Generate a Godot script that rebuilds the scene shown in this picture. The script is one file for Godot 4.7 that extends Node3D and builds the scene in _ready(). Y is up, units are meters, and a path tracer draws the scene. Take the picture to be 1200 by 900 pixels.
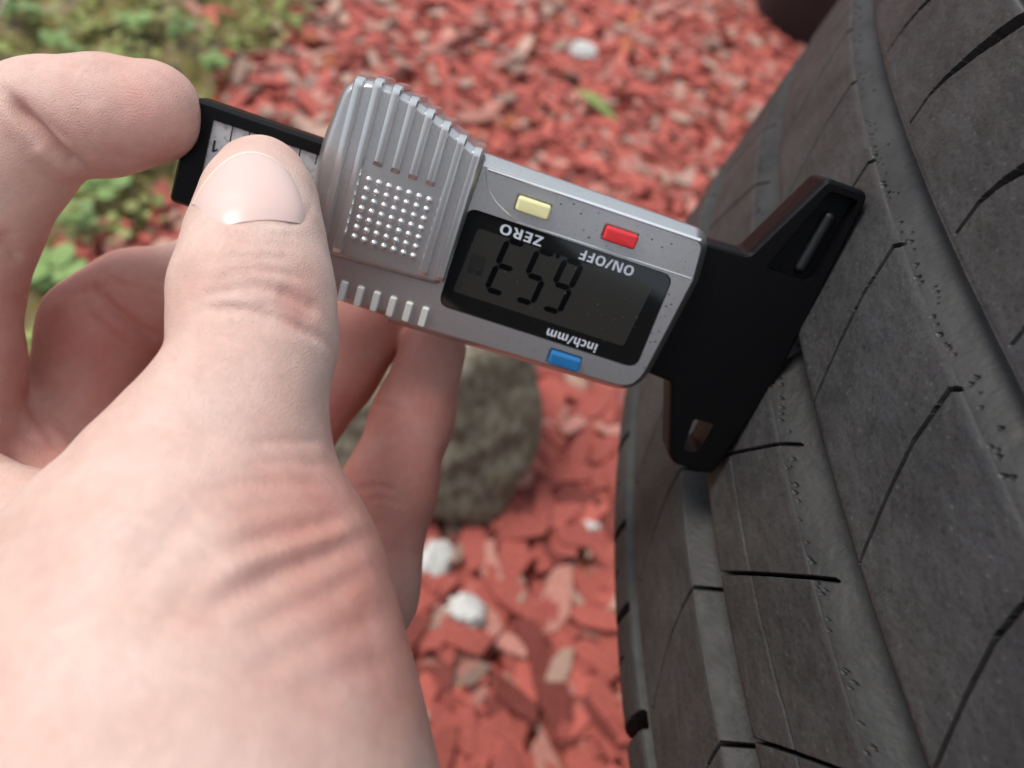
extends Node3D
# A hand holds a digital tread depth gauge against the tread of a worn tyre that lies on a stack above a bed of red wood chips.
# Lengths inside the builders are millimetres; MM turns them into metres.

const MM := 0.001
const EYE := Vector3(0, 0.56, 0)
var used := {}
var mats := {}
var rng := RandomNumberGenerator.new()


func _ready() -> void:
	rng.seed = 20240511
	make_camera()
	make_light()
	make_ground()
	make_tyre_stack()
	make_boulder()
	make_gauge()
	make_person()
	make_chips()
	make_stones()
	make_moss()


# ------------------------------------------------------------------ camera and light
func make_camera() -> void:
	var cam := Camera3D.new()
	cam.name = "camera"
	var lens := CameraAttributesPhysical.new()
	lens.frustum_focal_length = 24.16
	lens.frustum_focus_distance = 0.099
	lens.frustum_near = 0.005
	lens.frustum_far = 200.0
	lens.exposure_aperture = 15.5
	cam.attributes = lens
	cam.transform = Transform3D(Basis(Vector3(0.94004, 0.20504, -0.27257), Vector3(-0.34108, 0.56510, -0.75122), Vector3(-0.00000, 0.79914, 0.60115)).orthonormalized(), EYE)
	add_child(cam)
	cam.current = true


func make_light() -> void:
	var env := Environment.new()
	env.background_mode = Environment.BG_SKY
	var sky := ProceduralSkyMaterial.new()
	sky.sky_top_color = Color(0.90, 0.95, 1.0)
	sky.sky_horizon_color = Color(0.81, 0.86, 0.92)
	sky.sky_curve = 0.2
	sky.ground_bottom_color = Color(0.3, 0.27, 0.25)
	sky.ground_horizon_color = Color(0.4, 0.38, 0.36)
	sky.sun_angle_max = 2.0
	env.sky = Sky.new()
	env.sky.sky_material = sky
	env.background_energy_multiplier = 0.70
	env.tonemap_mode = Environment.TONE_MAPPER_LINEAR
	env.tonemap_exposure = 1.6
	env.sdfgi_enabled = true
	env.ssao_enabled = true
	env.ssil_enabled = true
	var we := WorldEnvironment.new()
	we.name = "world_environment"
	we.environment = env
	add_child(we)
	var sun := DirectionalLight3D.new()
	sun.name = "sun"
	sun.light_energy = 0.62
	sun.light_color = Color(1.0, 0.985, 0.965)
	sun.light_angular_distance = 26.0
	sun.shadow_enabled = true
	add_child(sun)
	sun.look_at_from_position(Vector3.ZERO, -Vector3(-0.54, 0.83, -0.13), Vector3.UP)


# ------------------------------------------------------------------ helpers
func numbered(parent: Node, called: String) -> String:
	var key := str(parent.get_instance_id()) + called
	var n: int = used.get(key, 0)
	used[key] = n + 1
	return called if n == 0 else "%s_%03d" % [called, n]


func thing(called: String, label: String, category: String, at := Transform3D(), group := "") -> Node3D:
	var o := Node3D.new()
	o.name = numbered(self, called)
	o.transform = at
	add_child(o, true)
	return tag(o, label, category, group)


func tag(o: Node3D, label: String, category: String, group := "") -> Node3D:
	o.set_meta("label", label)
	o.set_meta("category", category)
	if group:
		o.set_meta("group", group)
	return o


func put(called: String, mesh: Mesh, m: Material, parent: Node = self, at := Transform3D()) -> MeshInstance3D:
	var o := MeshInstance3D.new()
	o.name = numbered(parent, called)
	o.mesh = mesh
	if m:
		o.material_override = m
	o.transform = at
	parent.add_child(o, true)
	return o


func srgb(r: float, g: float, b: float) -> Color:   # from a linear base colour
	return Color(r, g, b).linear_to_srgb()


func mat(r: float, g: float, b: float, rough := 0.6, metal := 0.0, spec := 0.5) -> StandardMaterial3D:
	var key := "%f %f %f %f %f %f" % [r, g, b, rough, metal, spec]
	if not mats.has(key):
		var m := StandardMaterial3D.new()
		m.albedo_color = srgb(r, g, b)
		m.roughness = rough
		m.metallic = metal
		m.metallic_specular = spec
		mats[key] = m
	return mats[key]


func noise_tex(size: int, freq: float, kind: int, octaves: int, seed_: int, ramp: Gradient = null, normal := false, bump := 4.0) -> NoiseTexture2D:
	var n := FastNoiseLite.new()
	n.noise_type = kind as FastNoiseLite.NoiseType
	n.frequency = freq
	n.fractal_octaves = octaves
	n.seed = seed_
	var t := NoiseTexture2D.new()
	t.width = size
	t.height = size
	t.seamless = true
	t.noise = n
	if ramp:
		t.color_ramp = ramp
	if normal:
		t.as_normal_map = true
		t.bump_strength = bump
	return t


func ramp(stops: Array) -> Gradient:
	var g := Gradient.new()
	var o := PackedFloat32Array()
	var c := PackedColorArray()
	for s in stops:
		o.append(s[0])
		c.append(s[1])
	g.offsets = o
	g.colors = c
	return g


# triangles (clockwise from outside, millimetres) -> mesh whose normals are smooth across edges flatter than deg
func smooth_mesh(t: PackedVector3Array, deg := 35.0) -> ArrayMesh:
	var at := {}
	var fn := PackedVector3Array()
	for i in range(0, t.size(), 3):
		fn.append((t[i + 2] - t[i]).cross(t[i + 1] - t[i]))
		for k in 3:
			var key := Vector3i((t[i + k] * 500.0).round())
			if not at.has(key):
				at[key] = PackedInt32Array()
			at[key].append(i / 3)
	var limit := cos(deg_to_rad(deg))
	var v := PackedVector3Array()
	var nn := PackedVector3Array()
	for i in range(0, t.size(), 3):
		var f := fn[i / 3]
		var l := f.length()
		if l < 1e-9:
			continue
		var u := f / l
		for k in 3:
			var sum := Vector3.ZERO
			for j in at[Vector3i((t[i + k] * 500.0).round())]:
				var w := fn[j]
				if w.length() > 1e-9 and w.normalized().dot(u) > limit:
					sum += w
			v.append(t[i + k] * MM)
			nn.append(sum.normalized() if sum.length() > 1e-12 else u)
	var a := []
	a.resize(Mesh.ARRAY_MAX)
	a[Mesh.ARRAY_VERTEX] = v
	a[Mesh.ARRAY_NORMAL] = nn
	var m := ArrayMesh.new()
	m.add_surface_from_arrays(Mesh.PRIMITIVE_TRIANGLES, a)
	return m


func quad(t: PackedVector3Array, a: Vector3, b: Vector3, c: Vector3, d: Vector3) -> void:   # clockwise from outside
	t.append_array(PackedVector3Array([a, b, c, a, c, d]))


func round_poly(pts: Array, radius: float, n := 4) -> PackedVector2Array:   # counter-clockwise corners [x, y] or [x, y, radius]
	var out := PackedVector2Array()
	var c := pts.size()
	for i in c:
		var p := Vector2(pts[i][0], pts[i][1])
		var a := Vector2(pts[(i + c - 1) % c][0], pts[(i + c - 1) % c][1])
		var b := Vector2(pts[(i + 1) % c][0], pts[(i + 1) % c][1])
		var r: float = pts[i][2] if pts[i].size() > 2 else radius
		var ra := minf(r, p.distance_to(a) * 0.45)
		var rb := minf(r, p.distance_to(b) * 0.45)
		if r < 0.01:
			out.append(p)
			continue
		var q0 := p + (a - p).normalized() * ra
		var q1 := p + (b - p).normalized() * rb
		for k in n + 1:
			var s := float(k) / n
			out.append(q0.lerp(p, s).lerp(p.lerp(q1, s), s))
	return out


func rect(w: float, h: float, r: float, n := 4) -> PackedVector2Array:
	return round_poly([[-w / 2, -h / 2], [w / 2, -h / 2], [w / 2, h / 2], [-w / 2, h / 2]], r, n)


func offset_poly(p: PackedVector2Array, d: float) -> PackedVector2Array:   # outwards for counter-clockwise
	var out := PackedVector2Array()
	var c := p.size()
	for i in c:
		var e0 := (p[i] - p[(i + c - 1) % c]).normalized()
		var e1 := (p[(i + 1) % c] - p[i]).normalized()
		var n0 := Vector2(e0.y, -e0.x)
		var n1 := Vector2(e1.y, -e1.x)
		var b := n0 + n1
		out.append(p[i] + b * (d / maxf(0.35, 0.5 * b.length_squared()) if b.length_squared() > 0.01 else d))
	return out


func keyhole(outer: PackedVector2Array, hole: PackedVector2Array) -> PackedVector2Array:
	var best := 1e9
	var bi := 0
	var bj := 0
	for i in outer.size():
		for j in hole.size():
			var dd := outer[i].distance_squared_to(hole[j])
			if dd < best:
				best = dd
				bi = i
				bj = j
	var out := PackedVector2Array()
	for i in outer.size():
		out.append(outer[i])
		if i == bi:
			for k in hole.size() + 1:
				out.append(hole[(bj - k + 2 * hole.size()) % hole.size()])
			out.append(outer[i])
	return out


func ears(poly: PackedVector2Array) -> PackedInt32Array:   # ear clipping that bears bridges to holes; the outline runs counter-clockwise
	var left := Array(range(poly.size()))
	var out := PackedInt32Array()
	var guard := 0
	while left.size() > 3 and guard < 4000:
		guard += 1
		var cut := -1
		var worst := -1
		var c := left.size()
		for n in c:
			var ia: int = left[(n + c - 1) % c]
			var ib: int = left[n]
			var ic: int = left[(n + 1) % c]
			var pa := poly[ia]
			var pb := poly[ib]
			var pc := poly[ic]
			var area := (pb - pa).cross(pc - pb)
			if area <= 1e-7:
				if absf(area) <= 1e-7:
					worst = n
				continue
			var clear := true
			for m in left:
				var q := poly[m]
				if m == ia or m == ib or m == ic or q == pa or q == pb or q == pc:
					continue
				if (pb - pa).cross(q - pa) >= -1e-9 and (pc - pb).cross(q - pb) >= -1e-9 and (pa - pc).cross(q - pc) >= -1e-9:
					clear = false
					break
			if clear:
				cut = n
				break
		if cut < 0:
			if worst < 0:
				push_warning("a cap is not closed")
				break
			left.remove_at(worst)
			continue
		out.append_array(PackedInt32Array([left[(cut + c - 1) % c], left[cut], left[(cut + 1) % c]]))
		left.remove_at(cut)
	if left.size() == 3:
		out.append_array(PackedInt32Array(left))
	return out


func cap(t: PackedVector3Array, poly: PackedVector2Array, z: float, up: bool) -> void:
	var ix := ears(poly)
	for i in range(0, ix.size(), 3):
		var a := poly[ix[i]]
		var b := poly[ix[i + 1]]
		var c := poly[ix[i + 2]]
		if up:
			var s := b
			b = c
			c = s
		t.append_array(PackedVector3Array([Vector3(a.x, a.y, z), Vector3(b.x, b.y, z), Vector3(c.x, c.y, z)]))


# a solid along z. rings: [outward offset, z] from back to front; holes: [outline, floor z] cut into the front (floor below the back goes right through)
func solid(outline: PackedVector2Array, rings: Array, holes: Array = []) -> PackedVector3Array:
	var t := PackedVector3Array()
	var c := outline.size()
	var prev := PackedVector2Array()
	for k in rings.size():
		var p := offset_poly(outline, rings[k][0]) if absf(rings[k][0]) > 1e-6 else outline
		if k > 0:
			var z0: float = rings[k - 1][1]
			var z1: float = rings[k][1]
			for i in c:
				var j := (i + 1) % c
				quad(t, Vector3(prev[i].x, prev[i].y, z0), Vector3(p[i].x, p[i].y, z1), Vector3(p[j].x, p[j].y, z1), Vector3(prev[j].x, prev[j].y, z0))
		prev = p
	var front: float = rings[-1][1]
	var back: float = rings[0][1]
	var top := prev
	var low := offset_poly(outline, rings[0][0]) if absf(rings[0][0]) > 1e-6 else outline
	for h in holes:
		var hp: PackedVector2Array = h[0]
		var fz: float = maxf(h[1], back)
		top = keyhole(top, hp)
		for i in hp.size():
			var j := (i + 1) % hp.size()
			quad(t, Vector3(hp[i].x, hp[i].y, front), Vector3(hp[i].x, hp[i].y, fz), Vector3(hp[j].x, hp[j].y, fz), Vector3(hp[j].x, hp[j].y, front))
		if h[1] < back:
			low = keyhole(low, hp)
		else:
			cap(t, hp, fz, true)
	cap(t, top, front, true)
	cap(t, low, back, false)
	return t


func shifted(t: PackedVector3Array, x: Transform3D) -> PackedVector3Array:
	return x * t


# ------------------------------------------------------------------ ground
func make_ground() -> void:
	var m := PlaneMesh.new()
	m.size = Vector2(240, 240)
	var soil := StandardMaterial3D.new()
	soil.albedo_texture = noise_tex(512, 0.02, FastNoiseLite.TYPE_SIMPLEX_SMOOTH, 4, 3, ramp([[0.0, Color(0.3, 0.12, 0.1)], [0.5, Color(0.48, 0.19, 0.16)], [1.0, Color(0.55, 0.27, 0.23)]]))
	soil.uv1_triplanar = true
	soil.uv1_world_triplanar = true
	soil.uv1_scale = Vector3(6, 6, 6)
	soil.roughness = 0.95
	soil.metallic_specular = 0.2
	var g := put("ground", m, soil)
	g.set_meta("kind", "structure")
	# the mossy soil on the left of the chip bed, a low uneven sheet with an irregular rim
	var t := PackedVector3Array()
	var n := FastNoiseLite.new()
	n.seed = 9
	n.frequency = 0.012
	var grid := {}
	for i in 61:
		for j in 71:
			var x := -1500.0 + i * 20.0
			var z := -1500.0 + j * 30.0
			var edge := moss_edge(z)
			x = lerpf(-1600.0, edge, i / 60.0)
			var rise := minf(1.0, (edge - x) / 60.0)
			grid[Vector2i(i, j)] = Vector3(x, -2.0 + 12.0 * rise + 9.0 * n.get_noise_2d(x, z) * rise, z)
	for i in 60:
		for j in 70:
			quad(t, grid[Vector2i(i, j)], grid[Vector2i(i + 1, j)], grid[Vector2i(i + 1, j + 1)], grid[Vector2i(i, j + 1)])
	var earth := StandardMaterial3D.new()
	earth.albedo_texture = noise_tex(512, 0.012, FastNoiseLite.TYPE_SIMPLEX_SMOOTH, 5, 5, ramp([[0.0, Color(0.1, 0.085, 0.06)], [0.3, Color(0.3, 0.27, 0.16)], [0.5, Color(0.45, 0.42, 0.24)], [0.7, Color(0.5, 0.43, 0.33)], [1.0, Color(0.62, 0.56, 0.5)]]))
	earth.uv1_triplanar = true
	earth.uv1_world_triplanar = true
	earth.uv1_scale = Vector3(3.3, 3.3, 3.3)
	earth.roughness = 0.95
	earth.metallic_specular = 0.2
	var e := put("mossy_soil", smooth_mesh(t, 80), earth)
	e.set_meta("kind", "structure")


func moss_edge(z: float) -> float:   # x (mm) of the rim between moss and chips at depth z (mm)
	return -352.0 + 0.11 * (z + 300.0) + 22.0 * sin(z * 0.021) + 14.0 * sin(z * 0.057 + 1.0)


# ------------------------------------------------------------------ tyres
const TYRE_R := 310.0
const GROOVES := [[-52.7, -49.2, 5.0, 1.6], [-30.0, -24.0, 2.7, 5.0], [-3.0, 5.3, 3.4, 5.6], [24.5, 32.4, 5.2, 3.8], [51.5, 55.0, 3.6, 2.2]]   # from, to (mm across), depth, width of the sloping wall
const TYRE_LOW := -68.1
const TYRE_HIGH := 70.5


func crown(u: float) -> float:
	var x := absf(u - 1.2)
	return -0.0003 * x * x - (0.05 * (x - 57.0) * (x - 57.0) if x > 57.0 else 0.0)


func tread(u: float) -> float:
	var h := crown(u)
	for g in GROOVES:
		if u > g[0] and u < g[1]:
			var wide: float = g[1] - g[0]
			var a: float = (u - g[0]) / minf(0.9, wide * 0.2)          # steep wall
			var b: float = (g[1] - u) / float(g[3])      # sloping wall
			var e := clampf(minf(a, b), 0.0, 1.0)
			h -= g[2] * (e * e * (3.0 - 2.0 * e) * 0.35 + e * 0.65)
		# worn, rounded rib edges
		var near := minf(absf(u - g[0]), absf(u - g[1]))
		if near < 1.0 and (u <= g[0] or u >= g[1]):
			h -= 0.22 * (1.0 - near) * (1.0 - near)
	return h


func rubber() -> StandardMaterial3D:
	var m := StandardMaterial3D.new()
	m.vertex_color_use_as_albedo = true
	m.roughness = 0.64
	m.metallic_specular = 0.42
	m.heightmap_enabled = true
	m.heightmap_texture = noise_tex(512, 0.05, FastNoiseLite.TYPE_SIMPLEX_SMOOTH, 4, 71)
	m.heightmap_scale = 0.0095
	m.uv1_triplanar = true
	m.uv1_scale = Vector3(28, 28, 28)
	m.roughness_texture = noise_tex(256, 0.03, FastNoiseLite.TYPE_SIMPLEX_SMOOTH, 4, 72, ramp([[0.0, Color(0.78, 0.78, 0.78)], [1.0, Color(1, 1, 1)]]))
	m.roughness_texture_channel = BaseMaterial3D.TEXTURE_CHANNEL_RED
	return m


func plain_rubber() -> StandardMaterial3D:
	var m: StandardMaterial3D = mat(0.028, 0.028, 0.027, 0.72, 0.0, 0.42)
	return m


# how far (mm along the tread) a sipe has run at u: every sipe of a rib has the same course, and the tread's mesh is sheared along with it so that cuts run clean
const COURSE := [[-65.0, 7.5], [-54.0, 6.2], [-50.0, 4.0], [-46.0, 2.0], [-42.5, 0.5], [-38.0, -0.8], [-35.0, -0.9], [-31.2, 0.4], [-24.3, 0.4], [-22.9, -0.5], [-16.2, 2.4], [-10.4, 6.4], [-3.0, 12.1], [1.3, 11.0], [8.0, 7.8], [13.4, 5.2], [19.0, 2.6], [25.0, 0.0], [27.3, 1.6], [32.3, 0.0], [36.4, 2.0], [40.4, 4.8], [45.5, 9.6], [49.8, 14.6], [54.6, 14.2], [60.0, 15.0], [67.5, 15.7]]


func course(u: float) -> float:
	for k in COURSE.size() - 1:
		if u <= COURSE[k + 1][0]:
			return lerpf(COURSE[k][1], COURSE[k + 1][1], clampf((u - COURSE[k][0]) / (COURSE[k + 1][0] - COURSE[k][0]), 0.0, 1.0))
	return COURSE[-1][1]


# sipes: [start, from u, to u, half width at from, half width at to, depth]
func sipes() -> Array:
	var out := []
	for s in [-143.0, -120.0, -96.0, -72.0, -48.6, -22.9, -2.9, 21.9, 45.4, 69.0]:      # the wide rib beside the central groove
		out.append([s, -24.2, -3.0, 0.40, 0.27, 6.0])
	for s in [-144.0, -118.0, -92.0, -66.0, -42.0, -17.0, 2.0, 23.2, 47.6, 71.0]:       # the rib on the other side of it
		out.append([s, 2.6, 25.0, 0.27, 0.38, 6.0])
	for s in [-145.0, -119.0, -94.0, -70.0, -46.0, -22.4, -0.8, 22.5, 46.6, 71.0]:      # third rib
		out.append([s, 28.0, 50.2, 0.33, 0.22, 5.0])
	var big := true
	for s in [-115.0, -99.0, -84.0, -68.0, -53.0, -38.0, -24.0, -13.0, -0.6, 8.0, 17.6, 25.6, 38.4, 52.0, 66.0, 80.0]:     # shoulder blocks
		if is_equal_approx(s, 38.4) or is_equal_approx(s, -84.0):
			out.append([s - 15.0, 54.4, 70.4, 1.6, 1.8, 5.5])
		else:
			out.append([s - 15.0, 55.2 if big else 58.6, 70.4, 1.05 if big else 0.32, 1.2 if big else 0.36, 5.0])
		big = not big
	for s in [-140.0, -116.0, -92.0, -69.0, -45.6, -22.6, 2.6, 21.0, 45.0, 69.0]:       # curved slots of the far rib, wider away from the groove
		out.append([s, -37.0, -31.0, 0.42, 0.26, 5.0])
		out.append([s, -44.0, -37.0, 1.15, 0.42, 6.5])
		out.append([s, -50.2, -44.0, 1.5, 1.15, 6.5])
		out.append([s + 1.0, -64.0, -53.5, 0.9, 0.8, 4.5])
	return out


func make_detailed_tread(tyre: Node3D, m: Material) -> void:
	var s0 := -105.0
	var s1 := 85.0
	var ds := 0.21
	var du := 0.205
	var nu := int(round((TYRE_HIGH - TYRE_LOW) / du)) + 1
	var ns := int(round((s1 - s0) / ds)) + 1
	var h := PackedFloat32Array()
	h.resize(nu * ns)
	var rough := FastNoiseLite.new()
	rough.seed = 31
	rough.frequency = 0.16
	rough.fractal_octaves = 3
	var wave := FastNoiseLite.new()
	wave.seed = 32
	wave.frequency = 0.03
	for i in nu:
		var b := tread(TYRE_LOW + i * du)
		for j in ns:
			var s := s0 + j * ds
			h[i * ns + j] = b + 0.018 * rough.get_noise_2d(i * du, s) + 0.1 * wave.get_noise_2d(i * du, s)
	# a fine mould seam along the rib
	for j in ns:
		var us := 16.8 + 0.25 * sin((s0 + j * ds) * 0.09)
		var i := int(round((us - TYRE_LOW) / du))
		h[i * ns + j] -= 0.2
		h[(i + 1) * ns + j] -= 0.16
	var shift := PackedFloat32Array()
	shift.resize(nu * ns)
	for cut in sipes():
		for i in range(maxi(0, int(ceil((cut[1] - TYRE_LOW) / du))), mini(nu - 1, int((cut[2] - TYRE_LOW) / du)) + 1):
			var u := TYRE_LOW + i * du
			var half := lerpf(cut[3], cut[4], (u - cut[1]) / (cut[2] - cut[1])) * (1.0 + 0.12 * rough.get_noise_2d(u * 4.0, cut[0]))
			var ja := int(round((cut[0] - half - s0) / ds))
			var jb := int(round((cut[0] + half - s0) / ds))
			if ja < 2 or jb > ns - 3:
				continue
			jb = maxi(jb, ja + 2)
			# the nodes beside the cut are drawn onto its two rims
			shift[i * ns + ja] = cut[0] - half - (s0 + ja * ds)
			shift[i * ns + jb] = cut[0] + half - (s0 + jb * ds)
			for j in range(ja + 1, jb):
				h[i * ns + j] = minf(h[i * ns + j], crown(u) - cut[5])
				if j == ja + 1:
					shift[i * ns + j] = cut[0] - half * 0.94 - (s0 + j * ds)
				elif j == jb - 1:
					shift[i * ns + j] = cut[0] + half * 0.94 - (s0 + j * ds)
	# pits along the sloping groove walls
	var pits := {}
	rng.seed = 77
	for g in [1, 2]:
		for k in 130:
			var s := rng.randf_range(s0 + 2, s1 - 2)
			var u: float = GROOVES[g][1] - 0.35 - 1.9 * rng.randf() * rng.randf()
			var r := rng.randf_range(0.08, 0.24)
			var i0 := int((u - TYRE_LOW) / du)
			var j0 := int((s - s0) / ds)
			for di in range(-2, 3):
				for dj in range(-3, 4):
					var i := i0 + di
					var j := j0 + dj
					var d := Vector2(TYRE_LOW + i * du - u, (s0 + j * ds - s) * 0.75).length()
					if d < r and j > 0 and j < ns:
						h[i * ns + j] -= 0.35
						pits[i * ns + j] = true
	var dust := FastNoiseLite.new()
	dust.seed = 33
	dust.frequency = 0.05
	dust.fractal_octaves = 4
	var grain := FastNoiseLite.new()
	grain.seed = 34
	grain.frequency = 0.9
	grain.fractal_octaves = 2
	var scuff := FastNoiseLite.new()
	scuff.seed = 35
	scuff.frequency = 0.25
	scuff.fractal_octaves = 3
	# cut into ribs and grooves, each a part
	var cuts := [TYRE_LOW]
	var names := []
	for g in GROOVES:
		names.append("rib")
		cuts.append(g[0])
		names.append("groove")
		cuts.append(g[1])
	names.append("rib")
	cuts.append(TYRE_HIGH)
	names[0] = "shoulder_rib"
	names[-1] = "shoulder_rib"
	for part in names.size():
		var ia := int(round((cuts[part] - TYRE_LOW) / du))
		var ib := int(round((cuts[part + 1] - TYRE_LOW) / du))
		var v := PackedVector3Array()
		var nn := PackedVector3Array()
		var cc := PackedColorArray()
		var ix := PackedInt32Array()
		var in_groove: bool = names[part] == "groove"
		for i in range(ia, ib + 1):
			var u := TYRE_LOW + i * du
			var run := course(u)
			var lean := (course(u + 0.1) - course(u - 0.1)) / 0.2
			var il := maxi(i - 1, 0)
			var ir := mini(i + 1, nu - 1)
			for j in ns:
				var jl := maxi(j - 1, 0)
				var jr := mini(j + 1, ns - 1)
				var hh := h[i * ns + j]
				var rr := TYRE_R + hh
				var s := s0 + j * ds + run + shift[i * ns + j]
				var sa := sin(s / TYRE_R)
				var ca := cos(s / TYRE_R)
				v.append(Vector3(sa * rr, -u, ca * rr) * MM)
				var gu := (h[ir * ns + j] - h[il * ns + j]) / ((ir - il) * du)
				var gs := (h[i * ns + jr] - h[i * ns + jl]) / ((jr - jl) * ds)
				gu -= lean * gs
				nn.append(Vector3(sa - gs * ca, gu, ca + gs * sa).normalized())
				var k := 0.042 + 0.016 * dust.get_noise_2d(u, s) + 0.011 * scuff.get_noise_2d(u * 1.6, s * 0.6)
				var g := grain.get_noise_2d(u, s)
				if g > 0.56:
					k += (g - 0.56) * 0.16
				elif g < -0.42:
					k *= 0.75
				var brown := 0.5 + 0.5 * dust.get_noise_2d(u * 1.7 + 90.0, s * 0.7)
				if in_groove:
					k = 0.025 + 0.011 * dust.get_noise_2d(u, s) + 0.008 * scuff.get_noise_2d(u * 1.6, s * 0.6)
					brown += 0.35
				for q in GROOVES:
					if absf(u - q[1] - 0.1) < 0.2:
						k = 0.085 + 0.03 * scuff.get_noise_2d(u, s * 0.3)    # light caught by the worn lip of each groove, painted in as paler rubber
				if pits.has(i * ns + j):
					k = 0.012
				k = maxf(k, 0.01)
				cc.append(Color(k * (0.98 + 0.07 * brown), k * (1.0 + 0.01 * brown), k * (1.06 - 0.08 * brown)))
		var rows := ib - ia
		for i in rows:
			for j in ns - 1:
				var a := i * ns + j
				ix.append_array(PackedInt32Array([a, a + 1, a + ns, a + 1, a + ns + 1, a + ns]))
		var arr := []
		arr.resize(Mesh.ARRAY_MAX)
		arr[Mesh.ARRAY_VERTEX] = v
		arr[Mesh.ARRAY_NORMAL] = nn
		arr[Mesh.ARRAY_COLOR] = cc
		arr[Mesh.ARRAY_INDEX] = ix
		var mesh := ArrayMesh.new()
		mesh.add_surface_from_arrays(Mesh.PRIMITIVE_TRIANGLES, arr)
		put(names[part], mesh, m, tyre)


func lathe(profile: PackedVector2Array, a0: float, a1: float, steps: int) -> ArrayMesh:   # profile (u, radius) in mm, u rising; outside is where the radius grows
	var v := PackedVector3Array()
	var nn := PackedVector3Array()
	var ix := PackedInt32Array()
	var c := profile.size()
	for k in steps + 1:
		var a := lerpf(a0, a1, float(k) / steps)
		for i in c:
			var p := profile[i]
			v.append(Vector3(sin(a) * p.y, -p.x, cos(a) * p.y) * MM)
			var d := (profile[mini(i + 1, c - 1)] - profile[maxi(i - 1, 0)]).normalized()
			# outward normal in (u, r): (-dr, du)
			nn.append(Vector3(sin(a) * d.x, d.y, cos(a) * d.x))
	for k in steps:
		for i in c - 1:
			var q := k * c + i
			ix.append_array(PackedInt32Array([q, q + c, q + 1, q + 1, q + c, q + c + 1]))
	var arr := []
	arr.resize(Mesh.ARRAY_MAX)
	arr[Mesh.ARRAY_VERTEX] = v
	arr[Mesh.ARRAY_NORMAL] = nn
	arr[Mesh.ARRAY_INDEX] = ix
	var mesh := ArrayMesh.new()
	mesh.add_surface_from_arrays(Mesh.PRIMITIVE_TRIANGLES, arr)
	return mesh


func tread_profile(lift := 0.0) -> PackedVector2Array:
	var p := PackedVector2Array()
	var u := TYRE_LOW
	while u < TYRE_HIGH:
		p.append(Vector2(u, TYRE_R + lift + tread(u)))
		u += 1.1
	p.append(Vector2(TYRE_HIGH, TYRE_R + tread(TYRE_HIGH)))
	return p


func sidewall_profile(low: bool) -> PackedVector2Array:
	var p := PackedVector2Array()
	var edge := TYRE_R + tread(TYRE_HIGH)
	var c := Curve2D.new()
	for q in [[69.3, edge], [77.0, 287.0], [84.5, 262.0], [85.5, 240.0], [78.0, 216.0], [64.0, 201.0], [54.0, 201.0], [50.0, 212.0], [60.0, 235.0]]:
		c.add_point(Vector2(q[0], q[1]), Vector2(0, 0), Vector2(0, 0))
	for i in c.point_count:
		var a := c.get_point_position(maxi(i - 1, 0))
		var b := c.get_point_position(mini(i + 1, c.point_count - 1))
		c.set_point_in(i, (a - b) * 0.16)
		c.set_point_out(i, (b - a) * 0.16)
	for q in c.tessellate(4, 3.0):
		p.append(Vector2(1.2 + q.x, q.y) if not low else Vector2(1.2 - q.x, q.y))
	if low:
		p.reverse()
	return p


func add_sidewalls(tyre: Node3D) -> void:
	for low in [false, true]:
		put("sidewall", lathe(sidewall_profile(low), 0, TAU, 120), plain_rubber(), tyre)


func make_tyre_stack() -> void:
	var at := Transform3D(Basis(Vector3(0.17928, 0.06835, 0.98142), Vector3(0.14257, 0.98525, -0.09466), Vector3(-0.97341, 0.15689, 0.16689)).orthonormalized(), Vector3(0.34074, 0.42707, -0.13630))
	var top := thing("tyre", "worn black tyre with the tread depth gauge pressed against its grooves", "tyre", at)
	make_detailed_tread(top, rubber())
	put("tread", lathe(tread_profile(-0.4), 83.0 / TYRE_R, TAU - 88.0 / TYRE_R, 150), plain_rubber(), top)
	add_sidewalls(top)
	# two more lie under it and carry it
	var second := thing("tyre", "black tyre lying under the gauged tyre, middle one of the stack", "tyre")
	put("tread", lathe(tread_profile(), 0, TAU, 180), plain_rubber(), second)
	add_sidewalls(second)
	second.transform = Transform3D(Basis(Vector3(0, 0, 1), deg_to_rad(-5.0)) * Basis(Vector3(1, 0, 0), deg_to_rad(3.0)), Vector3(0.442, 0.257, -0.136))
	var third: Node3D = second.duplicate()
	third.name = numbered(self, "tyre")
	add_child(third, true)
	tag(third, "black tyre lying flat on the red chips, bottom one of the stack", "tyre")
	third.transform = Transform3D(Basis(Vector3(0, 0, 1), deg_to_rad(-1.0)), Vector3(0.475, 0.088, -0.14))


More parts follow.
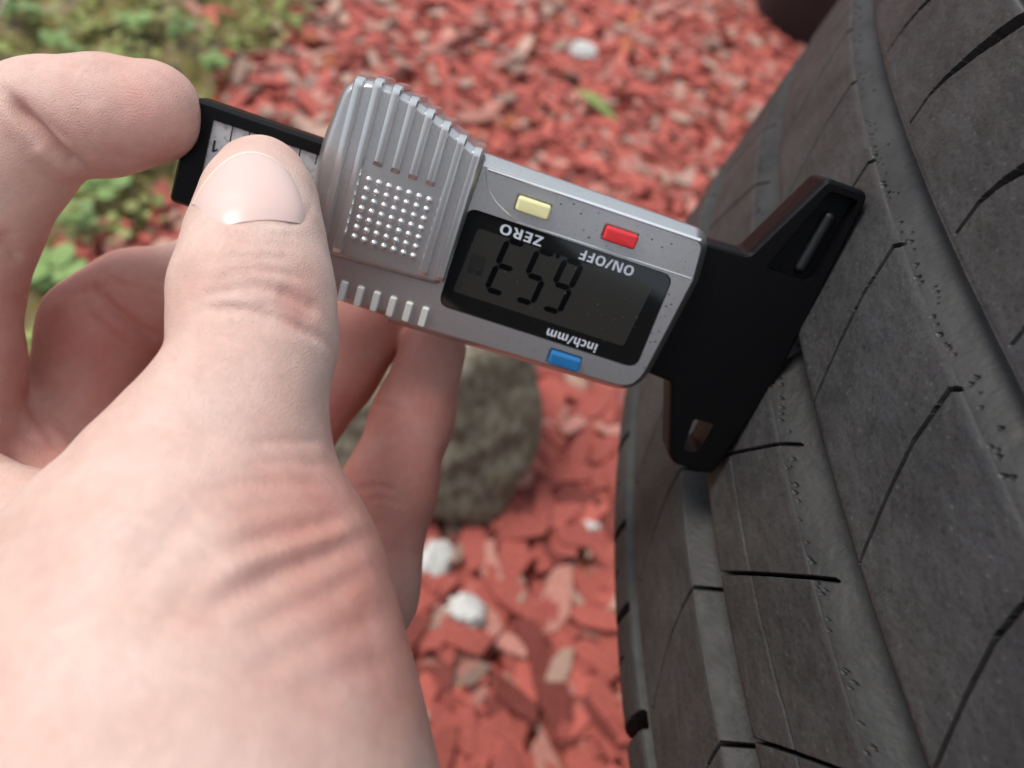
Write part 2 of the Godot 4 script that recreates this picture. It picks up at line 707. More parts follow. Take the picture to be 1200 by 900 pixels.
# ------------------------------------------------------------------ the gauge
func make_gauge() -> void:
	var at := Transform3D(Basis(Vector3(0.99506, -0.04665, -0.08765), Vector3(-0.00904, 0.83648, -0.54793), Vector3(0.09888, 0.54601, 0.83192)).orthonormalized(), Vector3(0.00134, 0.47820, -0.08090))
	var g := thing("tread_depth_gauge", "silver digital tread depth gauge with a dark display reading 6.53 mm, held upside down", "depth gauge", at)
	var silver := StandardMaterial3D.new()
	silver.albedo_color = srgb(0.50, 0.49, 0.485)
	silver.metallic = 0.85
	silver.roughness = 0.33
	silver.albedo_texture = noise_tex(512, 0.035, FastNoiseLite.TYPE_SIMPLEX_SMOOTH, 5, 41, ramp([[0.0, Color(0.94, 0.935, 0.93)], [0.5, Color(1, 1, 1)], [1.0, Color(0.97, 0.965, 0.965)]]))
	silver.uv1_triplanar = true
	silver.uv1_scale = Vector3(45, 45, 45)
	silver.heightmap_enabled = true
	silver.heightmap_texture = noise_tex(512, 0.2, FastNoiseLite.TYPE_SIMPLEX, 3, 42)
	silver.heightmap_scale = 0.0012
	var bright := mat(0.78, 0.78, 0.78, 0.3, 0.85)
	var black := StandardMaterial3D.new()
	black.albedo_color = srgb(0.003, 0.003, 0.0035)
	black.roughness = 0.4
	black.metallic_specular = 0.27
	black.heightmap_enabled = true
	black.heightmap_texture = noise_tex(256, 0.25, FastNoiseLite.TYPE_SIMPLEX, 2, 43)
	black.heightmap_scale = 0.004
	black.uv1_triplanar = true
	black.uv1_scale = Vector3(60, 60, 60)

	# housing: a tapered shell with a chamfer, its front cut out for the display and the three buttons
	var shell := round_poly([[-36.2, -11.4, 1.0], [-23.0, -11.6, 0], [-22.2, -12.4, 0], [15.6, -11.4, 2.4], [17.2, -9.0, 1.6], [18.7, 7.5, 0], [17.9, 13.2, 1.5], [-16.0, 13.5, 0], [-36.2, 12.6, 0]], 1.0, 5)
	var window := shifted2(rect(31.6, 15.2, 1.7, 6), Vector2(-0.1, -0.4))
	var holes := [[window, -0.75]]
	for b in BUTTONS:
		holes.append([shifted2(rect(5.3, 2.5, 0.35, 3), Vector2(b[0], b[1])), -0.8])
	put("housing", smooth_mesh(solid(shell, [[-0.6, -10.4], [0.7, -9.6], [1.35, -3.2], [1.2, -2.2], [0.2, -0.35], [-0.25, 0.0]], holes), 28), silver, g)
	# strips of paler metal that paint in the highlights of the top edge and the step line under the buttons
	var rail := round_poly([[-14.9, 0.0, 0], [17.9, 0.0, 0], [17.4, 0.62, 0], [-14.9, 0.62, 0]], 0.1, 2)
	put("edge_highlight", smooth_mesh(shifted(solid(rail, [[0, -0.6], [0, -0.2], [-0.27, 0.17]]), Transform3D(Basis(Vector3(0, 0, 1), deg_to_rad(0.2)), Vector3(0, 12.75, 0))), 25), bright, g)
	var step := round_poly([[-8.6, 0, 0], [18.2, 0.25, 0], [18.2, 0.47, 0], [-8.6, 0.24, 0]], 0.0, 1)
	put("edge_highlight", smooth_mesh(shifted(solid(step, [[0, -0.2], [0, 0.05], [-0.05, 0.1]]), Transform3D(Basis(), Vector3(0, 7.28, 0))), 25), bright, g)
	# fine arc scribed between grip and button row
	var arc := PackedVector3Array()
	for k in 16:
		var p := [Vector2(-14.95, 13.2).bezier_interpolate(Vector2(-14.5, 10.0), Vector2(-12.0, 8.6), Vector2(-8.6, 7.5), k / 16.0), Vector2(-14.95, 13.2).bezier_interpolate(Vector2(-14.5, 10.0), Vector2(-12.0, 8.6), Vector2(-8.6, 7.5), (k + 1) / 16.0)]
		var n: Vector2 = (p[1] - p[0]).normalized().orthogonal() * 0.09
		quad(arc, Vector3(p[0].x - n.x, p[0].y - n.y, 0.0), Vector3(p[0].x, p[0].y, 0.09), Vector3(p[1].x, p[1].y, 0.09), Vector3(p[1].x - n.x, p[1].y - n.y, 0.0))
		quad(arc, Vector3(p[0].x, p[0].y, 0.09), Vector3(p[0].x + n.x, p[0].y + n.y, 0.0), Vector3(p[1].x + n.x, p[1].y + n.y, 0.0), Vector3(p[1].x, p[1].y, 0.09))
	put("scribed_arc", smooth_mesh(arc, 20), bright, g)

	# display: a glossy black pane with a slightly paler liquid crystal field in it
	var pane := StandardMaterial3D.new()
	pane.albedo_color = srgb(0.010, 0.010, 0.010)
	pane.roughness = 0.05
	pane.metallic_specular = 0.5
	var d := put("display", smooth_mesh(solid(offset_poly(window, -0.03), [[0, -0.74], [0, -0.42], [-0.12, -0.3]]), 25), pane, g)
	var field := shifted2(round_poly([[-14.4, -5.3, 0.5], [12.6, -5.3, 0.5], [13.4, 4.75, 0.5], [-13.6, 4.75, 0.5]], 0.5, 3), Vector2(0, 0))
	put("liquid_crystal_field", smooth_mesh(solid(field, [[0, -0.4], [0, -0.29]]), 25), mat(0.034, 0.0325, 0.030, 0.1, 0.0, 0.4), d)
	var ink := mat(0.003, 0.003, 0.0035, 0.12, 0.0, 0.36)
	for digit in [[0.75, "6"], [-3.5, "5"], [-8.1, "3"]]:
		put("digit", smooth_mesh(seven(digit[1], digit[0]), 20), ink, d)
	put("decimal_point", smooth_mesh(shifted(solid(rect(0.6, 0.6, 0.1, 2), [[0, -0.3], [0, -0.275]]), Transform3D(Basis(), Vector3(-1.35, 4.55, 0))), 20), ink, d)
	var dark_print := mat(0.006, 0.006, 0.007, 0.3)
	letters(d, "unit_mark", "mm", Vector3(-12.2, -0.45, -0.28), 2.2, 3.0, dark_print)
	var white := mat(0.62, 0.64, 0.7, 0.6)
	letters(d, "lettering", "ZERO", Vector3(-7.35, 5.75, -0.29), 6.4, 1.5, white)
	letters(d, "lettering", "ON/OFF", Vector3(5.75, 5.85, -0.29), 8.3, 1.5, white)
	letters(d, "lettering", "inch/mm", Vector3(4.9, -6.95, -0.29), 8.0, 1.45, white)

	# buttons
	for b in BUTTONS:
		var cap_ := smooth_mesh(shifted(solid(rect(4.9, 2.12, 0.5, 4), [[0, -0.78], [0, 0.6], [-0.12, 0.85], [-0.35, 0.95]]), Transform3D(Basis(), Vector3(b[0] + 0.16, b[1] - 0.12, 0))), 40)
		var o := put("button", cap_, b[2], g)
		o.set_meta("label", b[3])

	# grip: a raised plate with rounded ribs that run over its upper edge, and a field of studs
	var plate := round_poly([[-36.4, -5.9, 1.4], [-16.2, -5.0, 1.6], [-15.5, 14.2, 1.3], [-20.3, 16.2, 2.5], [-25.2, 17.9, 2.5], [-29.0, 18.9, 2.5], [-33.2, 19.1, 2.0], [-36.4, 17.6, 2.0], [-37.7, 8.0, 3.0]], 1.0, 5)
	var grip := put("thumb_grip", smooth_mesh(solid(plate, [[0.4, -9.5], [0.5, -8.6], [0.4, -1.0], [0.0, 0.1], [-0.45, 0.6], [-0.75, 0.72]]), 32), silver, g)
	var ridge_x := [-34.6, -32.05, -29.5, -26.95, -24.4, -21.85, -19.3, -16.75]
	for k in 8:
		var x: float = ridge_x[k]
		var high: float = [18.35, 19.0, 18.9, 18.2, 17.4, 16.55, 15.5, 14.55][k]
		var low: float = [-5.0, -4.9, 8.6, 8.5, 8.45, 8.4, -4.2, -4.2][k]
		put("ridge", smooth_mesh(ridge(x, low, high), 30), mat(0.62, 0.615, 0.61, 0.25, 0.85), grip)
	var stud := SphereMesh.new()
	stud.radius = 0.5 * MM
	stud.height = 1.0 * MM
	stud.radial_segments = 14
	stud.rings = 7
	for r in 7:
		for c in 7:
			put("stud", stud, bright, grip, Transform3D(Basis(), Vector3(-30.15 + 1.465 * c, 6.5 - 1.4 * r, 0.72) * MM))

	# pale contact bars under the grip
	for k in 6:
		var bar := solid(rect(1.05, 3.0, 0.3, 3), [[0.1, -2.6], [0, 0.5], [-0.12, 0.7]])
		put("contact_bar", smooth_mesh(shifted(bar, Transform3D(Basis(), Vector3(-29.9 + 2.5 * k, -10.35, 0))), 30), mat(0.62, 0.61, 0.56, 0.55), g)
	# the frame behind the bars
	# beam with its scale
	var beam := round_poly([[-57.9, -6.2, 0.8], [-20.0, -6.2, 0], [-20.0, 9.1, 0], [-57.0, 9.2, 1.0]], 0.3, 4)
	var sc := round_poly([[-54.0, -4.4, 0], [-21.0, -4.4, 0], [-21.0, 7.05, 0], [-53.6, 7.05, 0]], 0.1, 1)
	var bm := put("beam", smooth_mesh(solid(beam, [[-0.4, -6.6], [0, -6.2], [0, -2.9], [-0.5, -2.2]], [[sc, -2.75]]), 25), black, g)
	var paper := StandardMaterial3D.new()
	paper.albedo_color = srgb(0.5, 0.49, 0.49)
	paper.metallic = 0.25
	paper.roughness = 0.5
	paper.albedo_texture = noise_tex(256, 0.06, FastNoiseLite.TYPE_SIMPLEX_SMOOTH, 4, 44, ramp([[0.0, Color(0.75, 0.74, 0.74)], [0.4, Color(1, 1, 1)], [1.0, Color(1, 1, 1)]]))
	paper.uv1_triplanar = true
	paper.uv1_scale = Vector3(60, 60, 60)
	var scale_plate := put("scale_plate", smooth_mesh(solid(offset_poly(sc, -0.02), [[0, -2.74], [0, -2.55]]), 25), paper, bm)
	for k in 6:
		var long := k % 2 == 0
		var tick := solid(rect(0.2, 2.3 if k == 0 else 1.5, 0.02, 1), [[0, -2.56], [0, -2.535]])
		put("tick_mark", smooth_mesh(shifted(tick, Transform3D(Basis(), Vector3(-50.85 + 2.46 * k, 6.0 if k == 0 else 6.35, 0)))), dark_print, bm)
	letters(bm, "scale_figure", "1", Vector3(-52.7, 3.5, -2.54), 0.8, 1.7, dark_print)
	# foot: a neck and a T-bar with two tapering arms, the upper one hollowed, the lower one pierced
	var foot := round_poly([[16.5, -8.9, 0], [22.4, -9.3, 0.8], [26.9, -21.2, 0.6], [28.4, -22.4, 1.0], [35.2, -22.3, 1.2], [36.3, -15.6, 2.0], [38.2, -3.0, 1.0], [38.4, 10.4, 1.0], [38.6, 26.0, 0.9], [37.8, 26.9, 0.9], [31.7, 26.9, 0.8], [25.6, 13.3, 0.8], [16.5, 12.9, 0]], 1.0, 5)
	var eye_hole := round_poly([[28.7, -19.6, 0.7], [31.2, -19.0, 0.7], [31.7, -13.6, 0.5], [28.3, -13.8, 0.5]], 0.5, 4)
	var hollow := round_poly([[28.6, 12.2, 1.2], [36.4, 12.2, 1.6], [37.4, 25.4, 0.8], [32.8, 25.4, 0.8]], 1.0, 5)
	var ft := put("foot", smooth_mesh(solid(foot, [[-0.4, -9.6], [0, -9.2], [0, -3.7], [-0.25, -3.15], [-0.6, -2.9]], [[hollow, -4.9], [eye_hole, -12.0]]), 30), black, g)
	# a rounded stiffening bead in the hollow
	var bead := CapsuleMesh.new()
	bead.radius = 1.05 * MM
	bead.height = 10.0 * MM
	put("stiffening_bead", bead, mat(0.005, 0.005, 0.0065, 0.42, 0.0, 0.45), ft, Transform3D(Basis(Vector3(0, 0, 1), deg_to_rad(-5.0)), Vector3(34.7, 17.8, -4.75) * MM))
	var pip := CylinderMesh.new()
	pip.top_radius = 0.8 * MM
	pip.bottom_radius = 0.9 * MM
	pip.height = 0.3 * MM
	put("moulding_pip", pip, black, ft, Transform3D(Basis(Vector3(1, 0, 0), PI / 2), Vector3(31.9, 15.3, -5.3) * MM))
	var probe := BoxMesh.new()
	probe.size = Vector3(7.0, 2.6, 1.6) * MM
	put("probe", probe, mat(0.35, 0.35, 0.36, 0.35, 0.9), g, Transform3D(Basis(), Vector3(41.0, 0.6, -6.5) * MM))
	# dirt specks on the silver
	rng.seed = 5
	var spots := PackedVector3Array()
	for k in 36:
		var c := Vector2(rng.randf_range(-9, 17), rng.randf_range(7.8, 12.4)) if k < 24 else Vector2(rng.randf_range(15.6, 17.0), rng.randf_range(-8.0, 5.0)) if k < 36 else Vector2(rng.randf_range(-14, 14), rng.randf_range(-10.9, -8.6))
		var inside := false
		for b in BUTTONS:
			if absf(c.x - b[0]) < 3.0 and absf(c.y - b[1]) < 1.6:
				inside = true
		if inside:
			continue
		var r := rng.randf_range(0.05, 0.14)
		for q in 6:
			var a0 := TAU * q / 6.0
			var a1 := TAU * (q + 1) / 6.0
			spots.append_array(PackedVector3Array([Vector3(c.x, c.y, 0.03), Vector3(c.x + cos(a1) * r * 1.5, c.y + sin(a1) * r, 0.0), Vector3(c.x + cos(a0) * r * 1.5, c.y + sin(a0) * r, 0.0)]))
	var dirt := put("dirt_specks", smooth_mesh(spots, 30), mat(0.05, 0.04, 0.035, 0.9), g)
	dirt.set_meta("kind", "stuff")
	spots = PackedVector3Array()
	for k in 40:
		var c := Vector2(rng.randf_range(-14, 14), rng.randf_range(-6.5, 5.5))
		if k < 5:
			c = Vector2(10.5 + rng.randfn(0, 1.2), 0.0 + rng.randfn(0, 1.6))
		var r := rng.randf_range(0.02, 0.06)
		for q in 5:
			var a0 := TAU * q / 5.0
			var a1 := TAU * (q + 1) / 5.0
			spots.append_array(PackedVector3Array([Vector3(c.x, c.y, -0.24), Vector3(c.x + cos(a1) * r, c.y + sin(a1) * r * 1.6, -0.27), Vector3(c.x + cos(a0) * r, c.y + sin(a0) * r * 1.6, -0.27)]))
	var lint := put("dust_specks", smooth_mesh(spots, 30), mat(0.22, 0.21, 0.2, 0.9), d)
	lint.set_meta("kind", "stuff")


var BUTTONS := []


func _init() -> void:
	BUTTONS = [
		[-7.15, 10.15, mat(0.82, 0.76, 0.40, 0.45), "pale yellow button"],
		[6.05, 10.15, mat(0.72, 0.03, 0.035, 0.4), "red button"],
		[4.75, -10.05, mat(0.015, 0.16, 0.40, 0.4), "blue button"],
	]


func shifted2(p: PackedVector2Array, by: Vector2) -> PackedVector2Array:
	var o := PackedVector2Array()
	for q in p:
		o.append(q + by)
	return o


func letters(parent: Node, called: String, text: String, centre: Vector3, wide: float, high: float, m: Material) -> void:   # read from the far side: turned half round
	var t := TextMesh.new()
	var f := SystemFont.new()
	f.font_names = PackedStringArray(["Droid Sans"])
	f.font_weight = 700
	t.font = f
	t.font_size = 64
	t.pixel_size = 0.0001
	t.depth = 0.00002
	t.text = text
	var box := t.get_aabb()
	var k := Vector3(wide * MM / box.size.x, high * MM / box.size.y, 1.0)
	if text == "1":
		k.x = k.y
	var turn := Basis(Vector3(0, 0, 1), PI) * Basis.from_scale(k)
	put(called, t, m, parent, Transform3D(turn, centre * MM - turn * box.get_center()))


func seven(digit: String, cx: float) -> PackedVector3Array:   # one seven segment digit, turned half round, leaning as on the display
	var on: String = {"6": "afgedc", "5": "afgcd", "3": "abgcd"}[digit]
	var w := 2.5
	var hh := 7.9
	var th := 0.86
	var t := PackedVector3Array()
	var seg := {
		"a": [Vector2(-w / 2, hh / 2), Vector2(w / 2, hh / 2)], "g": [Vector2(-w / 2, 0), Vector2(w / 2, 0)], "d": [Vector2(-w / 2, -hh / 2), Vector2(w / 2, -hh / 2)],
		"f": [Vector2(-w / 2, 0), Vector2(-w / 2, hh / 2)], "e": [Vector2(-w / 2, -hh / 2), Vector2(-w / 2, 0)], "b": [Vector2(w / 2, 0), Vector2(w / 2, hh / 2)], "c": [Vector2(w / 2, -hh / 2), Vector2(w / 2, 0)],
	}
	for s in on:
		var a: Vector2 = seg[s][0]
		var b: Vector2 = seg[s][1]
		var d := (b - a).normalized()
		a += d * 0.07
		b -= d * 0.07
		var n := d.orthogonal() * th / 2
		var e := d * th / 2
		var poly := PackedVector2Array([a, a + e - n, b - e - n, b, b - e + n, a + e + n])
		var out := PackedVector2Array()
		for p in poly:
			var q := Vector2(p.x + p.y * 0.1, p.y)    # the slant of the digits
			out.append(Vector2(cx - q.x, 0.55 - q.y))
		if Geometry2D.is_polygon_clockwise(out):
			out.reverse()
		t.append_array(solid(out, [[0, -0.3], [0, -0.275]]))
	return t


func ridge(x: float, low: float, high: float) -> PackedVector3Array:   # a rounded bar along y at x that bends over the upper edge of the grip
	var t := PackedVector3Array()
	var path := [Vector3(x, low, 0.62), Vector3(x, low + 0.7, 0.72), Vector3(x, high - 0.5, 0.72), Vector3(x, high + 0.15, 0.45), Vector3(x, high + 0.5, -0.3), Vector3(x, high + 0.75, -1.2), Vector3(x, high + 0.85, -4.5), Vector3(x, high + 0.8, -8.4)]
	var outd := [Vector3(0, -0.2, 1), Vector3(0, 0, 1), Vector3(0, 0, 1), Vector3(0, 0.5, 0.85), Vector3(0, 0.9, 0.45), Vector3(0, 1, 0.1), Vector3(0, 1, 0), Vector3(0, 1, 0)]
	var prof := [Vector2(-0.74, -0.35), Vector2(-0.68, 0.22), Vector2(-0.5, 0.46), Vector2(0, 0.5), Vector2(0.5, 0.46), Vector2(0.68, 0.22), Vector2(0.74, -0.35)]
	var lift := [0.2, 1.0, 1.0, 0.9, 0.6, 0.5, 0.5, 0.5]
	var rings := []
	for k in path.size():
		var r := []
		for p in prof:
			var o: Vector3 = outd[k]
			r.append(path[k] + Vector3(p.x, 0, 0) + o.normalized() * (p.y * lift[k] if p.y > 0 else p.y))
		rings.append(r)
	for k in path.size() - 1:
		for i in prof.size() - 1:
			quad(t, rings[k][i], rings[k + 1][i], rings[k + 1][i + 1], rings[k][i + 1])
	return t


# ------------------------------------------------------------------ the person's hand
# joints in millimetres from the display's centre, in the world's axes: [chain, blend inside the chain, blend with what came before, [x, y, z, radius] ...]
# the rest of the photographer, unseen behind the lens and added to block sky light, in the world's millimetres
const JACKET := [
	["torso", 40.0, 0.5, [0, 290, 540, 150], [-20, 420, 500, 150], [20, 540, 460, 145], [0, 660, 425, 80]],
	["shoulders", 30.0, 60.0, [-180, 615, 430, 68], [0, 640, 425, 85], [180, 615, 430, 68]],
	["left_sleeve", 12.0, 40.0, [-180, 615, 430, 66], [-165, 470, 330, 55], [-120, 385, 235, 47], [-60, 425, 120, 38], [-34, 446, 66, 35]],
	["right_sleeve", 12.0, 40.0, [180, 615, 430, 66], [240, 500, 330, 55], [250, 440, 240, 47], [180, 490, 120, 38], [150, 515, 75, 34]],
]
const TROUSERS := [
	["hips", 40.0, 0.5, [-90, 250, 560, 110], [90, 250, 560, 110]],
	["left_leg", 20.0, 40.0, [-100, 240, 540, 95], [-190, 330, 260, 72], [-185, 200, 300, 58], [-170, 75, 400, 48]],
	["right_leg", 20.0, 40.0, [100, 240, 540, 95], [230, 330, 260, 72], [215, 200, 300, 58], [190, 75, 400, 48]],
]
const HEAD := [
	["neck", 20.0, 0.5, [0, 660, 420, 55], [0, 750, 385, 56]],
	["skull", 14.0, 16.0, [0, 850, 350, 88], [0, 800, 315, 66], [0, 768, 296, 44]],
	["nose", 4.0, 8.0, [0, 828, 252, 9], [0, 806, 236, 13]],
	["ears", 4.0, 4.0, [-84, 815, 350, 12], [-90, 845, 356, 14]],
	["ears", 4.0, 4.0, [84, 815, 350, 12], [90, 845, 356, 14]],
	["right_hand", 6.0, 1.0, [150, 515, 80, 26], [120, 535, 45, 22], [95, 560, 38, 14]],
	["right_thumb", 4.0, 5.0, [120, 535, 45, 15], [90, 525, 30, 10], [75, 535, 22, 8]],
	["right_fingers", 4.0, 5.0, [125, 560, 45, 12], [105, 590, 40, 9], [80, 605, 34, 8]],
]
const HAIR := [
	["hair", 14.0, 0.5, [0, 868, 362, 90], [0, 850, 385, 84], [0, 800, 405, 66]],
]
const HAND := [
	["palm", 8.0, 0.5, [-29.95, -0.42, 45.47, 10.20], [-27.41, -2.28, 52.94, 13.60], [-23.50, -4.57, 64.30, 18.50], [-19.41, -6.25, 76.51, 21.50], [-17.10, -10.68, 87.40, 24.00]],
	["thenar", 6.0, 7.0, [-24.78, -3.81, 44.99, 6.20], [-19.66, -3.08, 49.01, 6.90], [-16.10, -3.37, 54.39, 8.40], [-12.69, -3.81, 61.62, 9.50], [-10.03, -6.09, 69.64, 11.00], [-6.13, -9.72, 79.46, 12.50]],
	["hand", 9.0, 12.0, [-33.44, -9.82, 56.30, 12.50], [-37.79, -18.55, 71.24, 18.00], [-35.53, -21.84, 78.94, 21.00], [-30.37, -27.43, 93.02, 26.00]],
	["forearm", 9.0, 12.0, [-14.19, -10.05, 86.55, 25.00], [-4.40, -11.29, 104.83, 27.00], [7.05, -15.20, 136.65, 29.00], [23.57, -20.72, 173.93, 31.00]],
	["thumb", 2.5, 6.0, [-42.02, 7.77, 7.97, 6.20], [-39.87, 8.63, 12.65, 6.90], [-37.29, 8.42, 18.75, 8.10], [-34.26, 7.19, 25.37, 9.20], [-31.57, 5.69, 30.69, 9.00], [-30.14, 4.71, 35.33, 8.60], [-29.97, 2.74, 39.60, 9.00], [-29.83, 0.23, 44.61, 10.40]],
	["web", 5.0, 2.5, [-39.98, -16.97, 54.16, 8.00], [-51.32, -20.45, 52.13, 6.50], [-64.31, -24.43, 50.77, 7.50]],
	["index", 2.6, 4.0, [-73.46, -35.29, 50.25, 11.00], [-80.51, -24.96, 33.18, 9.60], [-83.52, -15.35, 23.74, 9.40], [-82.18, -9.03, 16.99, 8.70], [-79.27, -2.05, 10.05, 8.40], [-76.49, 1.86, 6.34, 7.80], [-74.61, 2.93, 5.26, 7.50], [-67.90, 4.91, 3.45, 7.70], [-61.94, 6.59, 1.22, 7.00]],
	["palmside", 3.0, 2.0, [-79.93, -33.81, 38.29, 9.00], [-71.32, -37.85, 38.67, 8.80], [-57.62, -39.93, 43.09, 9.00]],
	["middle", 3.0, 2.5, [-64.88, -53.38, 44.35, 10.00], [-68.96, -41.34, 26.67, 9.00], [-70.64, -32.65, 13.47, 8.80], [-67.25, -29.66, 7.83, 8.20], [-56.88, -27.48, -0.07, 7.80], [-46.43, -24.95, -5.10, 7.00]],
	["ring", 3.0, 2.0, [-49.06, -53.49, 47.82, 10.00], [-39.15, -48.67, 31.43, 9.00], [-36.50, -41.38, 20.07, 8.40], [-31.94, -32.43, 4.84, 7.60], [-28.15, -27.03, -4.00, 6.80]],
	["pinky", 3.0, 2.0, [-33.88, -50.42, 60.37, 11.00], [-16.44, -46.38, 50.01, 9.50], [-13.30, -40.91, 37.75, 9.20], [-14.47, -33.76, 23.26, 7.60], [-15.27, -29.63, 11.11, 6.50], [-16.15, -24.73, -0.39, 5.70]],
]
